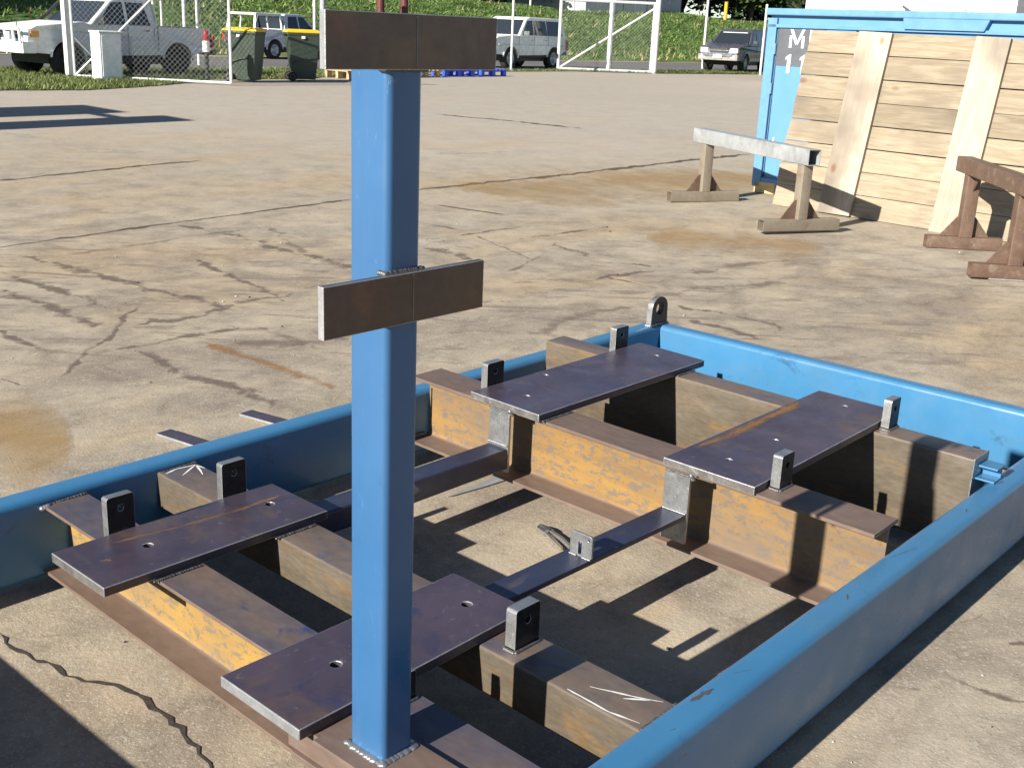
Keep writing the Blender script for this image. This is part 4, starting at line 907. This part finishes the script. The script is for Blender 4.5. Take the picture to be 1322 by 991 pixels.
SUVD = dict(L=4.8, W=1.88, belt=1.12, roof=1.86, tuck=.2, fx=1.42, rx=-1.40, wr=.39, sill=.48, paint='car_grey', rim='silver_paint', flare='car_tan',
  body_top=[(2.0, .48), (2.38, .50), (2.42, .78), (2.34, .98), (2.15, 1.08), (1.10, 1.20), (.92, 1.15), (-2.30, 1.15), (-2.38, .65), (-1.95, .52)],
  cabin=[(1.05, 1.12), (.30, 1.74), (.05, 1.84), (-1.80, 1.86), (-2.05, 1.75), (-2.30, 1.12)],
  windows=[([(.72, 1.20), (.26, 1.68), (.0, 1.72), (.0, 1.20)], ''), ([(-.09, 1.20), (-.09, 1.72), (-.86, 1.73), (-.93, 1.20)], ''), ([(-1.02, 1.20), (-.95, 1.72), (-1.74, 1.72), (-1.92, 1.20)], '')],
  screens=[((.97, 1.22), (.36, 1.71), 'windscreen'), ((-2.28, 1.2), (-2.08, 1.72), 'rear_window')],
  bits=[('bumper', 'car_tan', (2.28, 2.52, -.90, .90, .50, .74)), ('bumper_guard', 'chrome', (2.50, 2.56, -.66, .66, .66, .80)), ('grille', 'black_plastic', (2.36, 2.415, -.42, .42, .80, 1.0)), ('grille_bar', 'chrome', (2.41, 2.43, -.44, .44, .89, .93)),
        ('number_plate', 'white_paint', (2.56, 2.57, -.2, .2, .60, .72)), ('rear_bumper', 'car_tan', (-2.52, -2.34, -.88, .88, .5, .68)), ('sill_trim', 'car_tan', (-.9, .9, -.945, .945, .46, .62)), ('sun_strip', 'white_paint', (.385, .42, -.58, .58, 1.66, 1.70))],
  pairs=[('headlight', 'lamp_glass', (2.22, 2.40, .50, .86, .82, 1.02)), ('fog_light', 'lamp_glass', (2.515, 2.535, .58, .78, .56, .70)), ('tail_light', 'tail_red', (-2.40, -2.3, .76, .9, .7, 1.1)), ('mirror', 'black_plastic', (.64, .74, .96, 1.17, 1.2, 1.36)), ('door_gap', 'black_plastic', (-.05, -.04, .93, .943, .6, 1.16))])
UTE2 = {k: v for k, v in UTE.items()}; UTE2['paint'] = 'silver_paint'; UTE2['rim'] = 'silver_paint'
UTE2['tubes'] = [('canopy_rack', [((-.95, s * .78, 1.13), (-.95, s * .70, 1.70), .04) for s in (-1, 1)] + [((-1.7, s * .78, 1.13), (-1.7, s * .70, 1.70), .03) for s in (-1, 1)] + [((-2.4, s * .78, 1.13), (-2.3, s * .70, 1.70), .04) for s in (-1, 1)] + [((-2.3, s * .70, 1.70), (-.95, s * .70, 1.70), .05) for s in (-1, 1)] + [((-2.3, -.7, 1.70), (-2.3, .7, 1.70), .05), ((-.95, -.7, 1.70), (-.95, .7, 1.70), .05)], 'white_paint')]
def place(front_near, rear_near, side, sp):
    """vehicle origin and heading from the ground points of its two near wheels; side = +1 if the near side is local +y"""
    f, r = Vector(front_near), Vector(rear_near); d = (f - r).normalized(); n = Vector((-d.y, d.x))
    mid = f - d * sp['fx'] - n * side * (sp['W'] / 2 - .14); return mid, math.atan2(d.y, d.x)
for nm, lab, cat, f, r, sd, sp in (
    ('utility_truck', 'white dual-cab utility truck with bull bar behind the chain-link gate', 'utility truck', (10.85, 20.65), (13.58, 20.89), 1, UTE),
    ('wagon', 'white four-wheel-drive wagon parked beside the open yard gate', 'car', (29.0, 24.55), (31.86, 24.85), 1, WAGON),
    ('off_road_car', 'dark grey four-wheel-drive car with tan bumper facing the yard beside the container', 'car', (41.2, 22.5), (43.95, 23.1), 1, SUVD),
    ('utility_truck', 'silver utility truck with white tray rack on the road behind the wheelie bins', 'utility truck', (26.2, 30.6), (23.3, 30.2), -1, UTE2)):
    loc, hd = place(f, r, sd, sp); ve = vehicle(nm, lab, cat, loc, hd, sp)
    ve.scale = (.93, .93, .93) if sp is not UTE2 else (.86, .86, .86)

# ------------------------------------------------------------------ wheelie bins
def bin_(loc, rz, label):
    root = empty('wheelie_bin', (loc[0], loc[1], gz(*loc)), rz)
    def ring(z, hx, hy, cx=0): return [(cx + sx * hx, sy * hy, z) for sx, sy in ((-1, -1), (1, -1), (1, 1), (-1, 1))]
    mb = MB(); v = ring(.04, .24, .22, .03) + ring(.35, .29, .24, .015) + ring(.98, .36, .285) + ring(1.02, .375, .30) + ring(1.05, .375, .30)
    f = [(3, 2, 1, 0), (16, 17, 18, 19)]
    for k in range(4):
        f += [(k * 4 + i, k * 4 + (i + 1) % 4, k * 4 + 4 + (i + 1) % 4, k * 4 + 4 + i) for i in range(4)]
    mb.add(v, f); mb.build('body', 'bin_green', root, .02, 3)
    mb = MB(); v = ring(1.052, .39, .31) + ring(1.085, .39, .31) + ring(1.13, .30, .24, .02)
    f = [(3, 2, 1, 0), (8, 9, 10, 11)]
    for k in range(2): f += [(k * 4 + i, k * 4 + (i + 1) % 4, k * 4 + 4 + (i + 1) % 4, k * 4 + 4 + i) for i in range(4)]
    mb.add(v, f); mb.build('lid', 'bin_yellow', root, .012)
    mb = MB(); mb.cyl((-.42, -.24, 1.02), (-.42, .24, 1.02), .016, n=8)
    for y in (-.2, .2): mb.cyl((-.36, y, 1.0), (-.42, y, 1.02), .016, n=8)
    mb.build('handle', 'bin_green', root)
    for y in (-.27, .27):
        mb = MB(); mb.lathe([(.001, -.03), (.085, -.03), (.1, -.022), (.1, .022), (.085, .03), (.001, .03)], (-.27, y, .10), n=20); o = mb.build('wheel', 'rubber', root)
        mb = MB(); mb.lathe([(.05, -.034), (.06, -.034), (.06, .034), (.05, .034)], (-.27, y, .10), n=16); mb.build('rim', 'trestle_tan', o)
    for s in (-1, 1):                                        # moulded rib
        mb = MB(); Pp = [(-.30, .30), (-.2, .42), (.0, .49), (.26, .52)]
        for a, b in zip(Pp[:-1], Pp[1:]): mb.obox((a[0], s * (.245 + .055 * a[1]), a[1]), (b[0], s * (.245 + .055 * b[1]), b[1]), .02, .02, (0, 1, 0))
        mb.build('rib', 'bin_green', root)
    mb = MB(); mb.box(-.06, .02, -.318, -.304, .93, .985); mb.build('sticker', 'white_paint', root)
    return tag(root, label, 'wheelie bin', 'wheelie bins with yellow lids')
bin_((14.05, 18.75), R(-58), 'dark green wheelie bin with yellow lid right beside the gate frame')
bin_((15.75, 18.95), R(-28), 'dark green wheelie bin with yellow lid, standing apart behind the post crossplate')

# ------------------------------------------------------------------ pallets
def pallet(loc, rz, mat, label, group=None, L=1.16, D=1.0):
    root = empty('pallet', (loc[0], loc[1], gz(*loc) + .002), rz)
    for i in range(7):
        x = -L / 2 + .05 + i * (L - .1) / 6; mb = MB(); mb.box(x - .05, x + .05, -D / 2, D / 2, .175, .20); mb.build('deck_board', mat, root, .003)
    for y in (-D / 2 + .05, 0, D / 2 - .05):
        mb = MB(); mb.box(-L / 2, L / 2, y - .05, y + .05, .148, .174); mb.build('stringer', mat, root, .003)
        for x in (-L / 2 + .08, 0, L / 2 - .08):
            mb = MB(); mb.box(x - .075, x + .075, y - .05, y + .05, .024, .147); mb.build('block', mat, root, .003)
        mb = MB(); mb.box(-L / 2, L / 2, y - .05, y + .05, 0, .023); mb.build('bottom_board', mat, root, .003)
    return tag(root, label, 'pallet', group)
pallet((22.3, 20.75), R(-3), 'pallet_blue', 'blue pallet on the concrete, nearer the timber pallet', 'blue pallets')
pallet((23.75, 20.85), R(4), 'pallet_blue', 'blue pallet on the concrete, the one nearer the white wagon', 'blue pallets')
pallet((20.7, 20.5), R(6), 'pallet_wood', 'weathered timber pallet on the concrete beside the blue pallets')
for i_, dz_ in ((0, .2),):
    pallet((18.0, 19.7), R(-4), 'pallet_wood', 'weathered timber pallet nearest the wheelie bins')

# ------------------------------------------------------------------ fence, gates, posts
def tubes(name, segs, mat, root, n=8):
    mb = MB()
    for a, b, r in segs: mb.cyl(a, b, r, n=n)
    return mb.build(name, mat, root)
def mesh_wires(L, H, z0, sp=.10, r=.0035):
    """chain link: two families of diagonal wires as slim prisms"""
    mb = MB()
    for fam in (1, -1):
        c = -H
        while c < L + H:
            p = []
            for z in (0, H):
                x = c + fam * (z - H / 2) + H / 2 * 0
                p.append((x, z))
            (xa, za), (xb, zb2) = p
            def clip(xa, za, xb, zb2):
                t0, t1 = 0, 1; dx = xb - xa
                for lim, s in ((0, 1), (L, -1)):
                    if abs(dx) < 1e-9: continue
                    t = (lim - xa) / dx
                    if (s * dx) > 0: t0 = max(t0, t)
                    else: t1 = min(t1, t)
                return t0, t1
            t0, t1 = clip(xa, za, xb, zb2)
            if t1 - t0 > .01:
                a = (xa + (xb - xa) * t0, fam * r * .8, z0 + za + (zb2 - za) * t0); b = (xa + (xb - xa) * t1, fam * r * .8, z0 + za + (zb2 - za) * t1); mb.cyl(a, b, r, n=3, cap=False)
            c += sp
    return mb
def gate(name, p0, p1, H, stiles, diag, label, r=.022, mid=None, sp=.1, wr=.0035, post=None):
    a, b = Vector((p0[0], p0[1], gz(*p0))), Vector((p1[0], p1[1], gz(*p1))); d = b - a; L = math.hypot(d.x, d.y)
    root = empty(name, a, math.atan2(d.y, d.x)); z0 = .05
    tubes('bottom_rail', [((0, 0, z0), (L, 0, z0), r)], 'fence_metal', root); tubes('top_rail', [((0, 0, z0 + H), (L, 0, z0 + H), r)], 'fence_metal', root)
    for x in stiles: tubes('stile', [((x * L, 0, z0), (x * L, 0, z0 + H), r * 1.15)], 'fence_metal', root)
    for (xa, za), (xb, zb2) in diag: tubes('brace', [((xa * L, 0, z0 + za * H), (xb * L, 0, z0 + zb2 * H), r * .8)], 'fence_metal', root)
    if mid: tubes('mid_rail', [((0, 0, z0 + mid), (L, 0, z0 + mid), r)], 'fence_metal', root)
    o = mesh_wires(L, H, z0, sp, wr).build('chain_link', 'wire', root, recalc=False); o['kind'] = 'stuff'
    return tag(root, label, 'gate')
gate('chain_link_gate', (10.86, 20.19), (12.83, 17.55), 2.6, (0, 1), [((0, 0), (.86, 1))], 'tall chain-link gate leaf swung open in front of the white truck', .026, sp=.11, wr=.004)
gate('chain_link_gate', (31.47, 24.3), (33.95, 22.0), 2.35, (0, .54, 1), [((0, 0), (1, .93))], 'white-framed chain-link gate open beside the white wagon', .05, sp=.12, wr=.003)
def pole(loc, h, r, mat, label, square=False, arms=False, group=None, name='fence_post', base=0):
    root = empty(name, (loc[0], loc[1], gz(*loc) + base)); mb = MB()
    if square: mb.box(-r, r, -r, r, 0, h); mb.build('shaft', mat, root, r * .15)
    else: mb.cyl((0, 0, 0), (0, 0, h), r, n=12); mb.build('shaft', mat, root)
    mb = MB()
    if square: mb.box(-r * 1.15, r * 1.15, -r * 1.15, r * 1.15, h, h + .02)
    else: mb.lathe([(r * 1.12, 0), (r * 1.12, .02), (r * .7, .045), (.001, .055)], (0, 0, h), 'z', 12)
    mb.build('cap', mat, root)
    if arms: tubes('arm', [((0, 0, h - .15), (-.35, .15, h + .25), r * .7), ((0, 0, h - .15), (.35, -.15, h + .25), r * .7)], mat, root)
    return tag(root, label, 'post', group)
pole((10.80, 20.27), 2.9, .075, 'fence_metal', 'square grey gate post in front of the white truck cab', True, name='gate_post')
pole((33.35, 23.45), 3.2, .10, 'fence_metal', 'thick white post behind the middle of the far gate', name='gate_post')
pole((34.05, 21.93), 3.2, .10, 'fence_metal', 'thick white gate post at the right end of the far gate', name='gate_post')
pole((28.15, 23.6), 3.0, .04, 'fence_metal', 'slim white fence post in front of the white wagon bonnet')
pole((42.7, 25.4), 3.05, .055, 'fence_metal', 'white fence post standing alone before the grass bank')
pole((39.95, 20.95), 2.6, .05, 'fence_metal', 'white fence post beside the container corner')
pole((15.7, 23.6), 3.0, .05, 'fence_metal', 'slim white fence post seen through the chain-link gate')
pole((17.4, 25.6), 2.4, .045, 'fence_metal', 'white fence post with splayed top arms behind the truck tray', arms=True)
pole((20.1, 23.9), 3.0, .045, 'fence_metal', 'slim white fence post behind the second wheelie bin')
pole((31.1, 33.4), 2.35, .16, 'maroon', 'short dark red post on the bank, left of two', base=.2, name='bollard', group='dark red posts on the bank')
pole((32.5, 33.5), 2.45, .16, 'maroon', 'short dark red post on the bank, right of two', base=.2, name='bollard', group='dark red posts on the bank')
pole((27.0, 29.8 + 2.2), 5.5, .11, 'galvanised', 'grey street pole rising behind the crossplate of the post', name='street_pole')
pole((72.7, 43.0), 3.75, .13, 'yellow_paint', 'yellow marker post on the bank near the dark trees', base=0.0, name='marker_post')
# red and white marker by the truck
mk = empty('marker_post', (12.9, 18.5, gz(12.9, 18.5))); mb = MB(); mb.cyl((0, 0, 0), (0, 0, .62), .045, n=12); mb.build('stem', 'black_plastic', mk)
mb = MB(); mb.cyl((0, 0, .62), (0, 0, .84), .075, n=14); mb.build('reflector_band', 'white_paint', mk)
mb = MB(); mb.lathe([(.06, .84), (.062, .95), (.05, 1.02), (.03, 1.06), (.001, 1.07)], (0, 0, 0), 'z', 14); mb.build('lamp_cap', 'tail_red', mk); tag(mk, 'small marker with red cap and white band beside the truck tray', 'marker')
# service pillar
sp_ = empty('service_pillar', (11.17, 19.44, gz(11.17, 19.44)), R(-4)); mb = MB(); mb.box(-.23, .23, -.21, .21, 0, .93); mb.build('cabinet', 'white_paint', sp_, .012)
mb = MB(); mb.box(-.25, .25, -.23, .23, .932, .965); mb.build('lid', 'white_paint', sp_, .01); mb = MB(); mb.box(-.19, .19, -.218, -.211, .08, .88); mb.build('door', 'lc_white', sp_, .004)
tag(sp_, 'white metal service pillar in front of the truck door', 'service pillar')

# ------------------------------------------------------------------ buildings
bw = empty('warehouse', (63, 46, 2.7)); x = -5.2; k = 0
while x < 5.3:
    mb = MB(); mb.box(x, x + 1.22, -2, -1.9, 0, 4.2); mb.build('wall_panel', 'clad_grey', bw, .01)
    mb = MB(); mb.box(x + 1.22, x + 1.34, -1.97, -1.9, 0, 4.2); mb.build('joint_strip', 'door_dark' if k % 3 else 'clad_white', bw); x += 1.34; k += 1
mb = MB(); mb.box(-5.2, 5.6, -1.9, 8, 0, 4.2); mb.build('wall', 'clad_grey', bw); mb = MB(); mb.box(-5.6, 6, -2.3, 8.3, 4.21, 4.5); mb.build('roof', 'clad_grey', bw)
tag(bw, 'grey panelled building on top of the bank behind the far gate', 'building')
sg = empty('sign', (53.0, 42.6, 2.9)); mb = MB(); mb.box(-2.5, 2.5, -.05, .05, 1.05, 3.0); mb.build('board', 'maroon', sg, .01)
for x in (-2, 2): mb = MB(); mb.cyl((x, .1, 0), (x, .1, 2.9), .06, n=8); mb.build('leg', 'fence_metal', sg)
tag(sg, 'dark maroon board on the bank above the far gate', 'sign board')
wb = empty('white_building', (34.5, 8, .3)); mb = MB(); mb.box(0, 9, -9, 8.4, 0, 4.6); mb.build('wall', 'clad_white', wb)
for y in (5.25, 2.9): mb = MB(); mb.box(-.03, -.003, y - .04, y + .04, 0, 4.6); mb.build('downpipe', 'clad_grey', wb)
mb = MB(); mb.box(-.05, -.003, 3.1, 4.05, 1.95, 3.1); o = mb.build('window', 'window_grey', wb); mb = MB(); mb.box(-.08, -.051, 3.02, 4.13, 1.88, 1.945); mb.build('sill', 'clad_white', o)
mb = MB(); mb.obox((-.2, 4.1, 1.97), (-.2, 5.0, 2.5), .05, .07); mb.build('awning_arm', 'door_dark', wb)
mb = MB(); mb.box(-.04, -.003, -1.0, 1.62, 0, 3.4); o = mb.build('door', 'door_dark', wb); mb = MB(); mb.box(-.075, -.041, 1.3, 1.45, 1.0, 1.12); mb.build('handle', 'chrome', o)
mb = MB(); mb.box(-.5, 9.5, -9.5, 8.9, 4.61, 4.85); mb.build('roof', 'clad_white', wb)
tag(wb, 'white walled workshop building behind the blue container', 'building')
# unseen stand-in left of the view, added and shaped to cast the yard shadow
sh = empty('shadow_caster', (-.5, 13.6, 0))
for y0, y1, x1 in ((-1.20, -.42, 2.85), (.12, 1.35, 2.60)):
    mb = MB(); mb.box(-3, x1, y0, y1, 2.95, 3.03); mb.build('caster_sheet', 'clad_grey', sh, .01)
for x in (-2.8, 2.3):
    for y in (-1.0, 1.1): mb = MB(); mb.cyl((x, y, 0), (x, y, 2.95), .05, n=8); mb.build('leg', 'fence_metal', sh)
for x in (-2.8, 2.3): mb = MB(); mb.box(x - .04, x + .04, -1.2, 1.35, 2.86, 2.949); mb.build('bearer', 'fence_metal', sh)
tag(sh, 'unseen stand-in of two flat sheets on legs, added to cast shadow from the left', 'shelter')

# ------------------------------------------------------------------ trees
def tree(name, loc, h, cr, base, label, mat, n=5200, leaf=.33, group=None):
    root = empty(name, loc); mb = MB(); tips = []
    mb.cyl((0, 0, -.3), (0, 0, h * .45), h * .03, h * .02, 9)
    for k in range(9):
        a = k * 2.4 + random.uniform(-.4, .4); z0 = h * random.uniform(.03, .45); L = cr * random.uniform(.6, 1.0)
        e = Vector((math.cos(a) * L, math.sin(a) * L, min(h * .95, z0 + h * random.uniform(.05, .5)))); m_ = Vector((0, 0, z0)).lerp(e, .5) + Vector((0, 0, .12 * h))
        mb.cyl((0, 0, z0), m_, h * .014, h * .009, 6); mb.cyl(m_, e, h * .009, h * .003, 6); tips += [e, m_, m_.lerp(e, .5)]
    top = Vector((0, 0, h * .9)); mb.cyl((0, 0, h * .45), top, h * .02, h * .004, 7); tips += [top, Vector((0, 0, h * .7))]
    mb.build('trunk', 'bark', root)
    v, f = [], []
    for _ in range(n):
        c = random.choice(tips); s = cr * .26
        p = Vector((c.x + random.gauss(0, s), c.y + random.gauss(0, s), max(base, c.z + random.gauss(0, s * .8))))
        d = Vector((random.gauss(0, 1), random.gauss(0, 1), random.gauss(0, .7))).normalized(); e = d.orthogonal().normalized(); L = leaf * random.uniform(.6, 1.3); k = len(v)
        v += [p - d * L, p + e * L * .5, p + d * L, p - e * L * .5]; f.append((k, k + 1, k + 2, k + 3))
    me = bpy.data.meshes.new('crown'); me.from_pydata([tuple(q) for q in v], [], f); me.materials.append(MATS[mat]); o = bpy.data.objects.new('crown', me); COL.objects.link(o); o.parent = root
    return tag(root, label, 'tree', group)
TL = [((55.5, 49, 2.9), 7, 3.0, 'dark leafy tree behind the bank, leftmost of those above the white wagon', 'leaf_dark'), ((59.5, 51, 2.9), 7.5, 3.2, 'dark leafy tree behind the bank above the white wagon roof', 'leaf_dark'),
      ((48.5, 50, 2.9), 6.5, 3.0, 'dark tree behind the bank above the dark red posts', 'leaf_dark'), ((77.5, 50, 2.9), 8, 3.6, 'dark tree beside the grey panelled building', 'leaf_dark'),
      ((83, 51, 2.9), 8, 3.6, 'dark broad tree on the bank behind the grey four-wheel-drive', 'leaf_dark'), ((80.5, 45.5, 3.0), 6, 2.4, 'lighter green tree in front of the dark trees by the yellow marker', 'leaf_mid'),
      ((99, 50.5, 2.9), 3.4, 3.2, 'low green shrub tree at the end of the bank left of the container', 'leaf_mid'), ((37.8, 17.2, .3), 4.2, .9, 'small leafy tree at the left corner of the white building', 'leaf_dark'),
      ((72.5, 52, 2.9), 8, 3.4, 'dark tree rising behind the grey panelled building', 'leaf_dark'), ((88.5, 52, 2.9), 6.5, 3.4, 'dark spreading tree on the bank left of the container corner', 'leaf_dark'),
      ((6.2, 40, 2.3), 6, 2.6, 'green bushy tree on the bank behind the white truck bonnet', 'leaf_mid'), ((11.5, 43, 2.8), 6, 2.8, 'green bushy tree on the bank behind the white truck cab', 'leaf_mid')]
for loc, h, cr, lab, mt in TL: tree('tree', loc, h, cr, .0, lab, mt)
